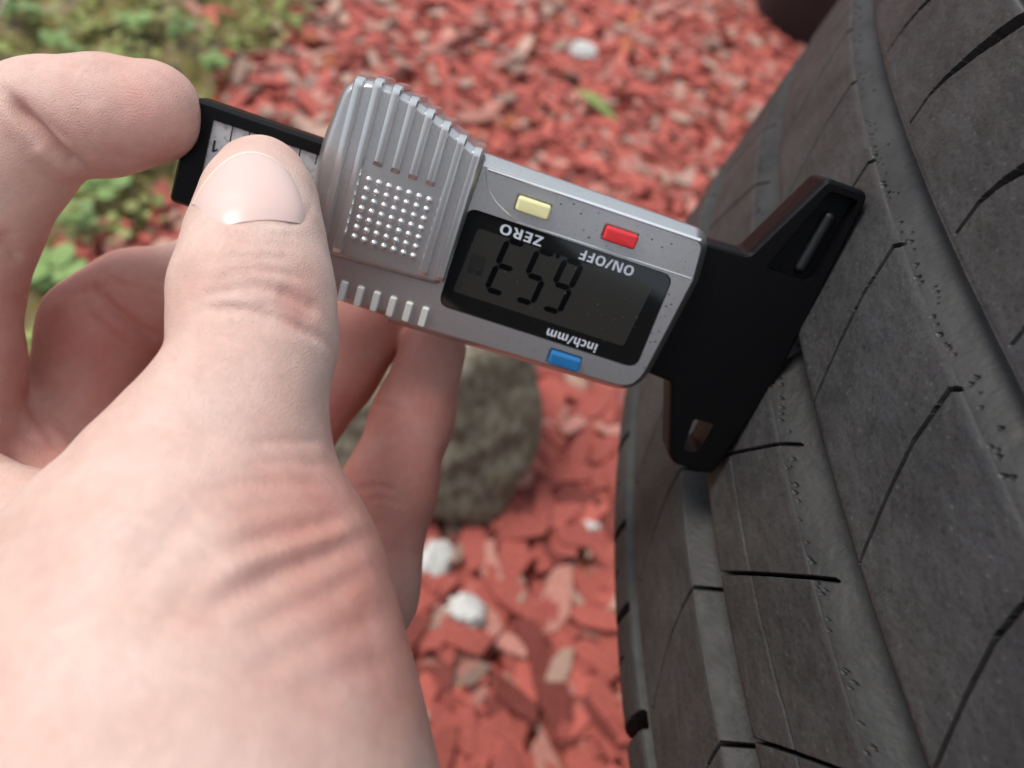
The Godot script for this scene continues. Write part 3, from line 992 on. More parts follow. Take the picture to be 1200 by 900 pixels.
# skin folds: [depth, half width, points ...]
const FOLDS := [
	[0.27, 0.57, [-36.22, 15.90, 29.49], [-34.94, 16.34, 28.89], [-33.70, 16.57, 28.25], [-32.48, 16.60, 27.57], [-31.28, 16.43, 26.85], [-30.09, 16.06, 26.07], [-28.92, 15.44, 25.20]],
	[0.33, 0.52, [-34.79, 15.68, 30.74], [-33.50, 16.08, 29.91], [-32.21, 16.21, 29.10], [-30.89, 16.09, 28.33], [-29.56, 15.70, 27.59], [-28.20, 15.00, 26.83], [-26.84, 13.89, 26.01]],
	[0.24, 0.46, [-35.92, 14.81, 32.08], [-34.90, 15.36, 31.51], [-33.88, 15.71, 30.98], [-32.84, 15.89, 30.52], [-31.78, 15.92, 30.12], [-30.68, 15.79, 29.79], [-29.54, 15.50, 29.54]],
	[0.39, 0.57, [-36.80, 13.30, 34.02], [-35.74, 14.14, 33.54], [-34.79, 14.77, 32.93], [-33.81, 15.19, 32.42], [-32.88, 15.49, 31.82], [-31.90, 15.62, 31.35], [-30.96, 15.64, 30.81], [-29.96, 15.50, 30.39], [-28.99, 15.25, 29.89], [-27.95, 14.81, 29.52], [-26.95, 14.23, 29.03], [-25.89, 13.40, 28.63], [-24.89, 12.31, 28.03]],
	[0.27, 0.46, [-33.66, 15.29, 32.22], [-32.58, 15.59, 31.52], [-31.49, 15.71, 30.85], [-30.37, 15.64, 30.23], [-29.23, 15.37, 29.65], [-28.06, 14.89, 29.10], [-26.87, 14.17, 28.55]],
	[0.21, 0.46, [-35.93, 14.31, 33.08], [-35.03, 14.82, 32.68], [-34.14, 15.18, 32.31], [-33.23, 15.41, 32.00], [-32.31, 15.53, 31.73], [-31.37, 15.52, 31.53], [-30.40, 15.41, 31.38]],
	[0.24, 0.46, [-35.71, 13.42, 34.91], [-34.88, 14.01, 34.47], [-34.03, 14.44, 34.10], [-33.15, 14.73, 33.83], [-32.24, 14.90, 33.64], [-31.29, 14.94, 33.56], [-30.29, 14.87, 33.58]],
	[0.40, 0.90, [-28.92, 15.27, 29.41], [-27.39, 14.51, 29.14], [-25.91, 13.45, 28.91], [-24.51, 11.82, 27.95]],
	[0.63, 0.69, [-35.39, 13.67, 34.72], [-34.27, 14.19, 34.55], [-33.22, 14.56, 34.28], [-32.23, 14.81, 33.93], [-31.28, 14.96, 33.50], [-30.31, 14.93, 33.30], [-29.37, 14.83, 33.03], [-28.45, 14.63, 32.70], [-27.56, 14.35, 32.30], [-26.60, 13.88, 32.10], [-25.66, 13.29, 31.82], [-24.75, 12.55, 31.44], [-23.84, 11.56, 31.11], [-22.99, 10.24, 30.56], [-22.30, 8.22, 29.53]],
	[0.30, 0.57, [-30.11, 15.21, 31.98], [-29.16, 15.05, 31.62], [-28.25, 14.79, 31.18], [-27.36, 14.42, 30.67], [-26.27, 13.77, 30.42], [-25.22, 12.93, 30.05], [-24.24, 11.83, 29.48]],
	[0.27, 0.57, [-32.61, 14.22, 35.67], [-31.66, 14.41, 35.44], [-30.76, 14.52, 35.15], [-29.88, 14.55, 34.80], [-29.04, 14.49, 34.39], [-28.22, 14.36, 33.93], [-27.09, 13.98, 33.64], [-26.00, 13.44, 33.25], [-24.95, 12.73, 32.73]],
	[0.18, 0.46, [-37.21, 16.60, 25.26], [-35.14, 16.92, 25.71], [-33.45, 16.93, 25.10]],
	[0.15, 0.46, [-33.06, 16.81, 23.87], [-31.46, 16.30, 23.03], [-30.38, 15.29, 21.00]],
	[0.18, 0.40, [-36.99, 16.24, 27.98], [-35.60, 16.69, 27.41], [-34.28, 16.89, 26.74], [-33.01, 16.88, 25.99], [-31.77, 16.65, 25.14], [-30.58, 16.17, 24.17], [-29.44, 15.36, 23.01]],
	[0.26, 0.50, [-44.88, 13.64, 15.67], [-43.44, 14.68, 18.19], [-42.27, 15.35, 20.30], [-41.10, 15.66, 21.80], [-40.02, 15.86, 23.18], [-37.79, 16.55, 24.17], [-36.60, 16.83, 23.94], [-35.49, 16.95, 23.58], [-34.46, 16.93, 23.09], [-33.46, 16.75, 22.39], [-32.53, 16.39, 21.52], [-31.67, 15.83, 20.45], [-31.14, 14.92, 18.46], [-31.60, 13.85, 15.12], [-33.44, 11.98, 10.34]],
	[-0.16, 0.60, [-43.19, 14.71, 19.52], [-41.60, 15.32, 21.91], [-40.29, 15.55, 23.89], [-38.71, 16.18, 24.61], [-37.27, 16.59, 25.14], [-36.10, 16.85, 24.90], [-35.00, 16.96, 24.54], [-33.98, 16.93, 24.05], [-33.13, 16.79, 23.47], [-32.34, 16.54, 22.78], [-31.59, 16.14, 21.97], [-30.90, 15.58, 20.99], [-30.62, 14.40, 18.20]],
	[0.70, 1.15, [-20.26, 14.75, 58.72], [-19.81, 14.48, 58.05], [-19.37, 14.18, 57.35], [-18.92, 13.84, 56.64], [-18.47, 13.46, 55.89], [-17.93, 13.07, 55.26], [-17.38, 12.65, 54.60], [-16.83, 12.19, 53.91], [-16.27, 11.68, 53.20], [-15.55, 11.00, 52.33], [-14.82, 10.17, 51.39], [-14.08, 9.24, 50.38], [-13.55, 8.34, 49.37], [-13.03, 7.26, 48.25], [-12.52, 5.88, 46.97]],
	[0.80, 1.30, [-19.30, 16.39, 65.60], [-19.00, 16.18, 64.89], [-18.70, 15.95, 64.16], [-18.39, 15.70, 63.42], [-18.09, 15.43, 62.65], [-17.65, 15.12, 61.93], [-17.21, 14.78, 61.19], [-16.77, 14.41, 60.42], [-16.32, 13.99, 59.62], [-15.83, 13.56, 58.86], [-15.34, 13.10, 58.06], [-14.84, 12.60, 57.24], [-14.34, 12.07, 56.39], [-13.79, 11.49, 55.57], [-13.24, 10.85, 54.70], [-12.68, 10.15, 53.79], [-12.12, 9.35, 52.83], [-11.56, 8.40, 51.71], [-11.00, 7.22, 50.47], [-10.46, 5.69, 49.05], [-9.96, 3.33, 47.24]],
	[-0.40, 1.30, [-18.82, 14.91, 60.37], [-18.33, 14.54, 59.49], [-17.84, 14.13, 58.58], [-17.34, 13.67, 57.63], [-16.75, 13.20, 56.83], [-16.15, 12.69, 56.01], [-15.55, 12.12, 55.14], [-14.93, 11.50, 54.24], [-14.22, 10.72, 53.21], [-13.50, 9.82, 52.10], [-12.77, 8.76, 50.90], [-12.10, 7.44, 49.55], [-11.44, 5.75, 48.01], [-10.87, 2.97, 45.93]],
	[0.30, 0.90, [-25.26, 13.93, 53.39], [-24.57, 13.76, 52.91], [-23.89, 13.55, 52.40], [-23.22, 13.29, 51.87], [-22.55, 12.98, 51.31], [-21.88, 12.61, 50.71], [-21.21, 12.19, 50.09], [-20.44, 11.71, 49.50], [-19.66, 11.17, 48.88], [-18.89, 10.55, 48.21], [-18.11, 9.83, 47.49], [-17.32, 9.13, 46.95], [-16.52, 8.31, 46.35], [-15.73, 7.34, 45.68], [-14.95, 6.14, 44.89]],
	[0.20, 0.80, [-21.76, 13.86, 54.53], [-21.17, 13.54, 53.98], [-20.57, 13.21, 53.42], [-19.96, 12.84, 52.84], [-19.36, 12.43, 52.23], [-18.75, 11.97, 51.60], [-17.98, 11.37, 50.84], [-17.21, 10.67, 50.04], [-16.43, 9.88, 49.17], [-15.71, 9.17, 48.56], [-15.00, 8.37, 47.90], [-14.28, 7.41, 47.16], [-13.58, 6.23, 46.31]],
	[0.25, 0.60, [-23.41, 12.48, 49.17], [-22.67, 12.07, 48.52], [-21.94, 11.61, 47.83], [-21.20, 11.07, 47.10], [-20.48, 10.45, 46.32], [-19.72, 9.80, 45.70], [-18.98, 9.04, 45.02], [-18.24, 8.13, 44.26], [-17.53, 6.98, 43.37], [-16.87, 5.41, 42.25]],
	[0.22, 0.60, [-23.96, 11.88, 46.45], [-23.27, 11.53, 45.85], [-22.58, 11.11, 45.22], [-21.90, 10.63, 44.54], [-21.23, 10.05, 43.80], [-20.47, 9.28, 43.01], [-19.73, 8.32, 42.11], [-19.03, 7.06, 41.04], [-18.45, 5.09, 39.57]],
	[0.35, 1.10, [-25.55, 15.92, 64.40], [-25.31, 15.84, 63.61], [-25.08, 15.74, 62.80], [-24.84, 15.64, 61.98], [-24.60, 15.52, 61.13], [-24.56, 15.39, 60.33], [-24.52, 15.24, 59.50], [-24.48, 15.09, 58.66], [-24.44, 14.93, 57.80], [-24.41, 14.76, 56.92], [-24.26, 14.57, 56.04], [-24.15, 14.28, 55.09], [-24.01, 14.04, 54.15]],
	[0.30, 1.10, [-20.74, 16.32, 65.00], [-20.68, 16.14, 64.25], [-20.62, 15.96, 63.49], [-20.57, 15.77, 62.70], [-20.51, 15.57, 61.91], [-20.45, 15.37, 61.09], [-20.40, 15.17, 60.29], [-20.35, 14.96, 59.46], [-20.29, 14.73, 58.62], [-20.24, 14.49, 57.75]],
	[0.40, 1.10, [-15.81, 15.67, 64.82], [-15.32, 15.29, 64.12], [-14.81, 14.88, 63.40], [-14.31, 14.44, 62.66], [-13.79, 13.96, 61.89], [-13.27, 13.44, 61.09], [-12.78, 12.93, 60.35], [-12.27, 12.39, 59.58], [-11.76, 11.80, 58.77], [-11.24, 11.17, 57.94], [-10.70, 10.47, 57.07], [-10.20, 9.69, 56.05], [-9.69, 8.81, 54.98], [-9.17, 7.78, 53.82], [-8.65, 6.53, 52.55], [-8.13, 4.88, 51.08]],
	[0.30, 1.20, [-13.41, 16.13, 67.97], [-12.99, 15.81, 67.34], [-12.56, 15.45, 66.69], [-12.13, 15.06, 66.02], [-11.69, 14.63, 65.33], [-11.24, 14.17, 64.61], [-10.79, 13.67, 63.87], [-10.30, 13.13, 63.16], [-9.80, 12.52, 62.42], [-9.30, 11.87, 61.64], [-8.78, 11.19, 60.85], [-8.25, 10.45, 60.01], [-7.70, 9.62, 59.13], [-7.14, 8.75, 58.31], [-6.56, 7.76, 57.44], [-5.96, 6.59, 56.48], [-5.36, 5.13, 55.41], [-4.74, 3.09, 54.11]],
	[0.25, 1.20, [-9.98, 14.89, 67.83], [-9.45, 14.41, 67.19], [-8.92, 13.90, 66.53], [-8.37, 13.34, 65.85], [-7.81, 12.73, 65.14], [-7.24, 12.06, 64.39], [-6.65, 11.32, 63.62], [-6.00, 10.54, 62.92], [-5.33, 9.66, 62.19], [-4.64, 8.66, 61.40], [-3.93, 7.49, 60.55], [-3.20, 6.07, 59.61], [-2.43, 4.14, 58.49]],
	[0.25, 1.00, [-21.46, 17.15, 68.37], [-21.31, 17.02, 67.72], [-21.18, 16.84, 67.06], [-21.04, 16.64, 66.38], [-20.89, 16.49, 65.70], [-20.74, 16.32, 65.00], [-20.42, 16.15, 64.33], [-20.09, 15.96, 63.64], [-19.77, 15.75, 62.94]],
	[-0.30, 1.80, [-29.19, 14.79, 61.37], [-28.91, 14.78, 60.59], [-28.63, 14.76, 59.80], [-28.35, 14.72, 58.99], [-28.07, 14.67, 58.17], [-27.79, 14.60, 57.32], [-27.74, 14.38, 56.29], [-27.66, 14.22, 55.27], [-27.58, 14.02, 54.21], [-27.52, 13.79, 53.11]],
	[-0.35, 2.20, [-19.63, 12.84, 53.16], [-19.49, 13.24, 54.22], [-19.38, 13.52, 55.22], [-19.27, 13.80, 56.19], [-19.17, 14.06, 57.14], [-19.07, 14.31, 58.06], [-18.97, 14.55, 58.97], [-18.92, 14.79, 59.87], [-18.88, 15.03, 60.76], [-18.84, 15.27, 61.63], [-18.80, 15.50, 62.48], [-18.76, 15.72, 63.31], [-18.72, 15.94, 64.13]],
	[2.30, 0.90, [-76.31, 9.76, 10.15], [-74.92, 9.35, 10.82], [-73.69, 8.78, 11.34], [-72.57, 8.09, 11.73], [-71.57, 7.40, 11.99], [-70.64, 6.63, 12.18], [-69.78, 5.76, 12.28], [-69.02, 4.76, 12.29], [-68.27, 4.01, 12.13], [-67.61, 3.14, 11.88], [-67.07, 2.09, 11.48], [-66.77, 0.71, 10.79]],
	[-0.50, 1.40, [-71.44, 5.30, 12.92], [-70.72, 4.28, 12.90], [-70.11, 3.12, 12.76], [-69.64, 1.74, 12.45], [-69.38, 0.07, 11.86], [-69.55, -2.20, 10.79]],
	[0.70, 0.90, [-74.23, -5.05, 20.38], [-73.75, -7.30, 20.72], [-73.42, -9.06, 20.57], [-73.31, -11.15, 20.23]],
	[-0.25, 1.30, [-65.05, 11.59, 7.76], [-64.33, 10.72, 8.48], [-63.72, 9.70, 9.08], [-63.23, 8.53, 9.54], [-62.86, 7.19, 9.86], [-62.51, 5.29, 9.94]],
	[0.25, 0.70, [-74.59, 10.19, 9.55], [-73.47, 9.83, 10.06], [-72.41, 9.41, 10.52], [-71.40, 8.92, 10.91], [-70.46, 8.37, 11.25], [-69.35, 7.88, 11.44], [-68.29, 7.33, 11.57], [-67.30, 6.69, 11.63], [-66.38, 5.95, 11.60]],
	[0.20, 0.70, [-75.29, 6.62, 13.60], [-74.42, 5.85, 13.94], [-73.66, 4.97, 14.18], [-72.97, 3.98, 14.34], [-72.37, 2.87, 14.41], [-71.63, 1.57, 14.19], [-71.05, 0.05, 13.79], [-70.68, -1.80, 13.16]],
	[0.80, 0.90, [-71.13, -22.32, 12.32], [-69.15, -22.30, 13.37], [-67.45, -22.70, 14.14], [-65.94, -23.40, 14.72], [-64.55, -24.14, 14.87], [-63.28, -25.10, 14.88], [-62.11, -26.30, 14.76], [-61.04, -27.63, 14.33], [-60.11, -29.32, 13.68], [-38.39, 9.49, 37.41]],
	[0.35, 0.70, [-72.31, -23.34, 14.96], [-70.59, -22.71, 14.00], [-68.90, -22.14, 13.01], [-67.63, -21.77, 12.19], [-66.40, -21.46, 11.33], [-65.24, -21.28, 10.37]],
	[0.30, 0.60, [-69.93, -23.61, 16.49], [-68.31, -24.03, 16.94], [-66.83, -24.68, 17.24], [-65.47, -25.56, 17.42], [-63.93, -26.92, 17.43], [-62.58, -28.68, 17.23]],
	[0.20, 0.60, [-69.62, -21.40, 10.43], [-67.91, -21.22, 10.76], [-66.37, -21.31, 10.92], [-64.94, -21.57, 10.96], [-63.49, -21.86, 10.62], [-62.09, -22.24, 10.22], [-60.71, -22.70, 9.76]],
	[0.30, 0.60, [-13.99, 3.48, 43.25], [-17.75, -27.38, 27.66], [-16.43, -26.67, 27.24], [-15.14, -26.19, 26.71], [-13.44, -26.17, 26.58], [-11.78, -26.47, 26.29]],
	[0.25, 0.60, [-24.73, -32.60, 9.42], [-20.46, -25.14, 13.58], [-18.43, -23.85, 14.31], [-16.56, -23.28, 14.59]],
	[0.15, 0.50, [-12.87, 3.78, 44.52], [-16.00, -27.51, 29.02], [-14.42, -26.96, 28.36], [-12.89, -26.99, 28.13], [-11.37, -27.29, 27.78], [-9.86, -27.89, 27.27]],
	[0.15, 0.50, [-8.67, 4.27, 49.64], [-10.57, -30.54, 34.77], [-9.20, -31.01, 33.73], [-7.72, -32.08, 33.13], [-6.23, -33.94, 32.20]],
	[0.50, 1.20, [-70.04, -25.00, 32.09], [-70.06, -27.31, 32.00], [-70.42, -30.23, 31.67], [-69.21, -30.66, 32.45], [-67.77, -30.69, 33.40], [-66.22, -30.77, 34.34], [-64.76, -30.99, 35.22], [-63.31, -31.22, 36.08], [-42.54, 4.72, 50.98]],
	[0.40, 1.20, [-69.68, -23.47, 36.00], [-69.11, -24.94, 36.12], [-68.62, -26.57, 36.18], [-68.06, -28.14, 36.29], [-67.10, -29.10, 36.65], [-65.94, -29.65, 37.12], [-64.67, -30.02, 37.65], [-63.37, -30.35, 38.21], [-62.02, -30.56, 38.81]],
]
var bone_a := PackedVector3Array()
var bone_d := PackedVector3Array()
var bone_r := PackedFloat32Array()
var bone_dr := PackedFloat32Array()
var bone_inv := PackedFloat32Array()
var bone_chain := PackedInt32Array()
var chain_k := PackedFloat32Array()
var chain_join := PackedFloat32Array()


func prepare_bones(chains: Array, shift := Vector3.ZERO) -> void:
	bone_a = PackedVector3Array()
	bone_d = PackedVector3Array()
	bone_r = PackedFloat32Array()
	bone_dr = PackedFloat32Array()
	bone_inv = PackedFloat32Array()
	bone_chain = PackedInt32Array()
	chain_k = PackedFloat32Array()
	chain_join = PackedFloat32Array()
	for c in chains.size():
		var ch: Array = chains[c]
		chain_k.append(ch[1])
		chain_join.append(ch[2])
		for i in range(3, ch.size() - 1):
			var a := Vector3(ch[i][0], ch[i][1], ch[i][2]) - shift
			var b := Vector3(ch[i + 1][0], ch[i + 1][1], ch[i + 1][2]) - shift
			bone_a.append(a)
			bone_d.append(b - a)
			bone_inv.append(1.0 / (b - a).length_squared())
			bone_r.append(ch[i][3])
			bone_dr.append(ch[i + 1][3] - ch[i][3])
			bone_chain.append(c)


func skin(p: Vector3, list: PackedInt32Array) -> float:
	var total := 1e6
	var here := 1e6
	var now := -1
	for b in list:
		var c := bone_chain[b]
		if c != now:
			if now >= 0:
				if total > 1e5:
					total = here
				else:
					var k := chain_join[now]
					var h := maxf(k - absf(total - here), 0.0) / k
					total = minf(total, here) - h * h * k * 0.25
			now = c
			here = 1e6
		var pa := p - bone_a[b]
		var d := bone_d[b]
		var t := clampf(pa.dot(d) * bone_inv[b], 0.0, 1.0)
		var e := (pa - d * t).length() - bone_r[b] - bone_dr[b] * t
		if here > 1e5:
			here = e
		else:
			var k2 := chain_k[c]
			var h2 := maxf(k2 - absf(here - e), 0.0) / k2
			here = minf(here, e) - h2 * h2 * k2 * 0.25
	if total > 1e5:
		return here
	var k3 := chain_join[now]
	var h3 := maxf(k3 - absf(total - here), 0.0) / k3
	return minf(total, here) - h3 * h3 * k3 * 0.25


func all_bones() -> PackedInt32Array:
	return PackedInt32Array(range(bone_a.size()))


# surface nets in blocks: one vertex in each cell that the surface crosses, one quad round each crossed edge
func net(cell: float) -> Array:
	var lo := Vector3(1e6, 1e6, 1e6)
	var hi := -lo
	for b in bone_a.size():
		for q in [bone_a[b], bone_a[b] + bone_d[b]]:
			var r := maxf(bone_r[b], bone_r[b] + bone_dr[b]) + 3.0
			lo = lo.min(q - Vector3(r, r, r))
			hi = hi.max(q + Vector3(r, r, r))
	const N := 8
	var size := Vector3i(((hi - lo) / (cell * N)).ceil())
	var half := cell * N * 0.5
	var diag := half * 1.7321 + cell * 2.0
	var ids := {}
	var verts := PackedVector3Array()
	var cells := []
	var ix := PackedInt32Array()
	var side := N + 2
	var everything := all_bones()
	var stride := Vector3i(1, size.x * N + 4, (size.x * N + 4) * (size.y * N + 4))
	var crossings := []
	for bz in size.z:
		for by in size.y:
			for bx in size.x:
				var origin := lo + Vector3(bx, by, bz) * cell * N
				var centre := origin + Vector3(half, half, half)
				var list := PackedInt32Array()
				var near := 1e6
				var dist := PackedFloat32Array()
				for b in everything:
					var pa := centre - bone_a[b]
					var t := clampf(pa.dot(bone_d[b]) * bone_inv[b], 0.0, 1.0)
					var e := (pa - bone_d[b] * t).length() - bone_r[b] - bone_dr[b] * t
					dist.append(e)
					near = minf(near, e)
				if near > diag + 6.0 or near < -diag - 16.0:
					continue
				for b in everything:
					if dist[b] < near + 2.0 * diag + 15.0:
						list.append(b)
				if absf(skin(centre, list)) > diag * 1.15:
					continue
				# values at the block's nodes, one more row than cells so that blocks meet
				var val := PackedFloat32Array()
				val.resize(side * side * side)
				for z in side:
					for y in side:
						for x in side:
							val[x + side * (y + side * z)] = skin(origin + Vector3(x, y, z) * cell, list)
				for z in N + 1:
					for y in N + 1:
						for x in N + 1:
							var o := x + side * (y + side * z)
							var v0 := val[o]
							var any_in := false
							var any_out := false
							var sum := Vector3.ZERO
							var count := 0
							for k in 8:
								var q := val[o + (k & 1) + side * ((k >> 1 & 1) + side * (k >> 2))]
								if q < 0.0:
									any_in = true
								else:
									any_out = true
							if not (any_in and any_out):
								continue
							var cid := (bx * N + x) * stride.x + (by * N + y) * stride.y + (bz * N + z) * stride.z
							if not ids.has(cid):
								for k in 8:
									for ax in 3:
										if k >> ax & 1:
											continue
										var k2 := k | (1 << ax)
										var a := val[o + (k & 1) + side * ((k >> 1 & 1) + side * (k >> 2))]
										var b2 := val[o + (k2 & 1) + side * ((k2 >> 1 & 1) + side * (k2 >> 2))]
										if (a < 0.0) != (b2 < 0.0):
											var f := a / (a - b2)
											var pt := Vector3(x + (k & 1), y + (k >> 1 & 1), z + (k >> 2))
											pt[ax] += f
											sum += pt
											count += 1
								ids[cid] = verts.size()
								verts.append(origin + sum / count * cell)
							if x < N and y < N and z < N:
								for ax in 3:
									var st: int = [1, side, side * side][ax]
									var w := val[o + st]
									if (v0 < 0.0) != (w < 0.0):
										crossings.append([cid, ax, v0 < 0.0])
	for c in crossings:
		var u: int = stride[(c[1] + 1) % 3]
		var v: int = stride[(c[1] + 2) % 3]
		var q := [c[0], c[0] - u, c[0] - u - v, c[0] - v]
		if not (ids.has(q[1]) and ids.has(q[2]) and ids.has(q[3])):
			continue
		var i0: int = ids[q[0]]
		var i1: int = ids[q[1]]
		var i2: int = ids[q[2]]
		var i3: int = ids[q[3]]
		if c[2]:
			ix.append_array(PackedInt32Array([i0, i2, i1, i0, i3, i2]))
		else:
			ix.append_array(PackedInt32Array([i0, i1, i2, i0, i2, i3]))
	return [verts, ix]


func plain_body(cell: float, c: Color) -> Array:
	var built := net(cell)
	var verts: PackedVector3Array = built[0]
	var nn := normals_of(verts, built[1])
	var col := PackedColorArray()
	col.resize(verts.size())
	col.fill(c)
	for i in verts.size():
		verts[i] *= MM
	var arr := []
	arr.resize(Mesh.ARRAY_MAX)
	arr[Mesh.ARRAY_VERTEX] = verts
	arr[Mesh.ARRAY_NORMAL] = nn
	arr[Mesh.ARRAY_COLOR] = col
	arr[Mesh.ARRAY_INDEX] = built[1]
	return arr


func hand_mesh(cell: float) -> ArrayMesh:
	var built := net(cell)
	var verts: PackedVector3Array = built[0]
	var ix: PackedInt32Array = built[1]
	# the folds are pressed in along the normals
	verts = relaxed(verts, ix, 0.5)
	verts = relaxed(verts, ix, 0.5)
	var nn := normals_of(verts, ix)
	var lump := FastNoiseLite.new()
	lump.seed = 51
	lump.frequency = 0.06
	lump.fractal_octaves = 3
	for i in verts.size():
		verts[i] += nn[i] * 0.28 * lump.get_noise_3dv(verts[i])
	for f in FOLDS:
		var deep: float = f[0]
		var wide: float = f[1]
		var pts := PackedVector3Array()
		var mid := Vector3.ZERO
		for k in range(2, f.size()):
			pts.append(Vector3(f[k][0], f[k][1], f[k][2]))
			mid += pts[-1]
		mid /= pts.size()
		var reach := 0.0
		for p in pts:
			reach = maxf(reach, p.distance_to(mid))
		reach += wide * 3.0
		for i in verts.size():
			var p := verts[i]
			if p.distance_squared_to(mid) > reach * reach:
				continue
			var d := 1e6
			var along := 0.0
			for k in pts.size() - 1:
				var ab := pts[k + 1] - pts[k]
				var t := clampf((p - pts[k]).dot(ab) / ab.length_squared(), 0.0, 1.0)
				var e := p.distance_to(pts[k] + ab * t)
				if e < d:
					d = e
					along = (k + t) / (pts.size() - 1)
			if d < wide * 3.0:
				var fade := smoothstep(0.0, 0.22, along) * (1.0 - smoothstep(0.78, 1.0, along)) * 0.85 + 0.15
				verts[i] -= nn[i] * deep * fade * exp(-(d / wide) * (d / wide))
	verts = relaxed(verts, ix, 0.5)
	verts = relaxed(verts, ix, 0.35)
	nn = normals_of(verts, ix)
	var col := PackedColorArray()
	var blotch := FastNoiseLite.new()
	blotch.seed = 52
	blotch.frequency = 0.11
	blotch.fractal_octaves = 4
	var fine := FastNoiseLite.new()
	fine.seed = 53
	fine.frequency = 0.6
	fine.fractal_octaves = 2
	var flush_and_bounce := [[-59.0, 10.9, 5.9, 16.0, 0.45], [-66.0, 7.5, 11.2, 16.0, 0.35], [-65.4, -26.8, 19.2, 30.0, 0.90], [-70.4, -30.3, 26.2, 24.0, 0.80], [-26.7, -26.2, 7.3, 30.0, 1.00], [-13.6, -25.2, 21.9, 34.0, 0.95], [-7.2, 4.7, 52.2, 26.0, 0.75], [-26.3, 13.8, 29.3, 5.0, 0.50], [-30.2, 15.3, 31.8, 12.0, 0.18], [-72.2, -19.4, 28.7, 26.0, 0.40], [-67.0, -29.9, 35.2, 22.0, 0.70], [-21.4, 12.1, 49.6, 16.0, 0.12]]  # skin redness, with mulch bounce and shade painted into the fingers behind the gauge
	for i in verts.size():
		var p := verts[i]
		var red := 0.0
		for f in flush_and_bounce:
			var e: float = p.distance_to(Vector3(f[0], f[1], f[2])) / f[3]
			red = maxf(red, f[4] * (1.0 - smoothstep(0.25, 1.0, e)))
		red = clampf(red + 0.26 * blotch.get_noise_3dv(p), -0.25, 1.0)
		var base := Vector3(0.63, 0.425, 0.358).lerp(Vector3(0.49, 0.195, 0.155), red) * (1.0 + 0.07 * fine.get_noise_3dv(p) + 0.05 * blotch.get_noise_3dv(p * 0.4))
		col.append(Color(base.x, base.y, base.z))
	for i in verts.size():
		verts[i] *= MM
	var arr := []
	arr.resize(Mesh.ARRAY_MAX)
	arr[Mesh.ARRAY_VERTEX] = verts
	arr[Mesh.ARRAY_NORMAL] = nn
	arr[Mesh.ARRAY_COLOR] = col
	arr[Mesh.ARRAY_INDEX] = ix
	var mesh := ArrayMesh.new()
	mesh.add_surface_from_arrays(Mesh.PRIMITIVE_TRIANGLES, arr)
	return mesh


func relaxed(v: PackedVector3Array, ix: PackedInt32Array, share: float) -> PackedVector3Array:
	var sum := PackedVector3Array()
	var count := PackedFloat32Array()
	sum.resize(v.size())
	count.resize(v.size())
	for i in range(0, ix.size(), 3):
		for k in 3:
			var a := ix[i + k]
			var b := ix[i + (k + 1) % 3]
			sum[a] += v[b]
			count[a] += 1.0
	for i in v.size():
		if count[i] > 0.0:
			v[i] = v[i].lerp(sum[i] / count[i], share)
	return v


func normals_of(v: PackedVector3Array, ix: PackedInt32Array) -> PackedVector3Array:
	var nn := PackedVector3Array()
	nn.resize(v.size())
	for i in range(0, ix.size(), 3):
		var a := ix[i]
		var b := ix[i + 1]
		var c := ix[i + 2]
		var f := (v[c] - v[a]).cross(v[b] - v[a])
		nn[a] += f
		nn[b] += f
		nn[c] += f
	for i in nn.size():
		nn[i] = nn[i].normalized()
	return nn


func skin_material() -> StandardMaterial3D:
	var m := StandardMaterial3D.new()
	m.vertex_color_use_as_albedo = true
	m.roughness = 0.5
	m.metallic_specular = 0.45
	m.subsurf_scatter_enabled = true
	m.subsurf_scatter_strength = 0.09
	m.heightmap_enabled = true
	var n := FastNoiseLite.new()
	n.noise_type = FastNoiseLite.TYPE_CELLULAR
	n.cellular_return_type = FastNoiseLite.RETURN_DISTANCE2_SUB
	n.frequency = 0.07
	n.fractal_octaves = 3
	n.seed = 61
	var t := NoiseTexture2D.new()
	t.width = 512
	t.height = 512
	t.seamless = true
	t.noise = n
	m.heightmap_texture = t
	m.heightmap_scale = 0.0125
	m.uv1_triplanar = true
	m.uv1_scale = Vector3(95, 95, 95)
	m.normal_enabled = true
	m.normal_texture = noise_tex(512, 0.16, FastNoiseLite.TYPE_CELLULAR, 2, 62, null, true, 3.0)
	m.normal_scale = 0.55
	return m


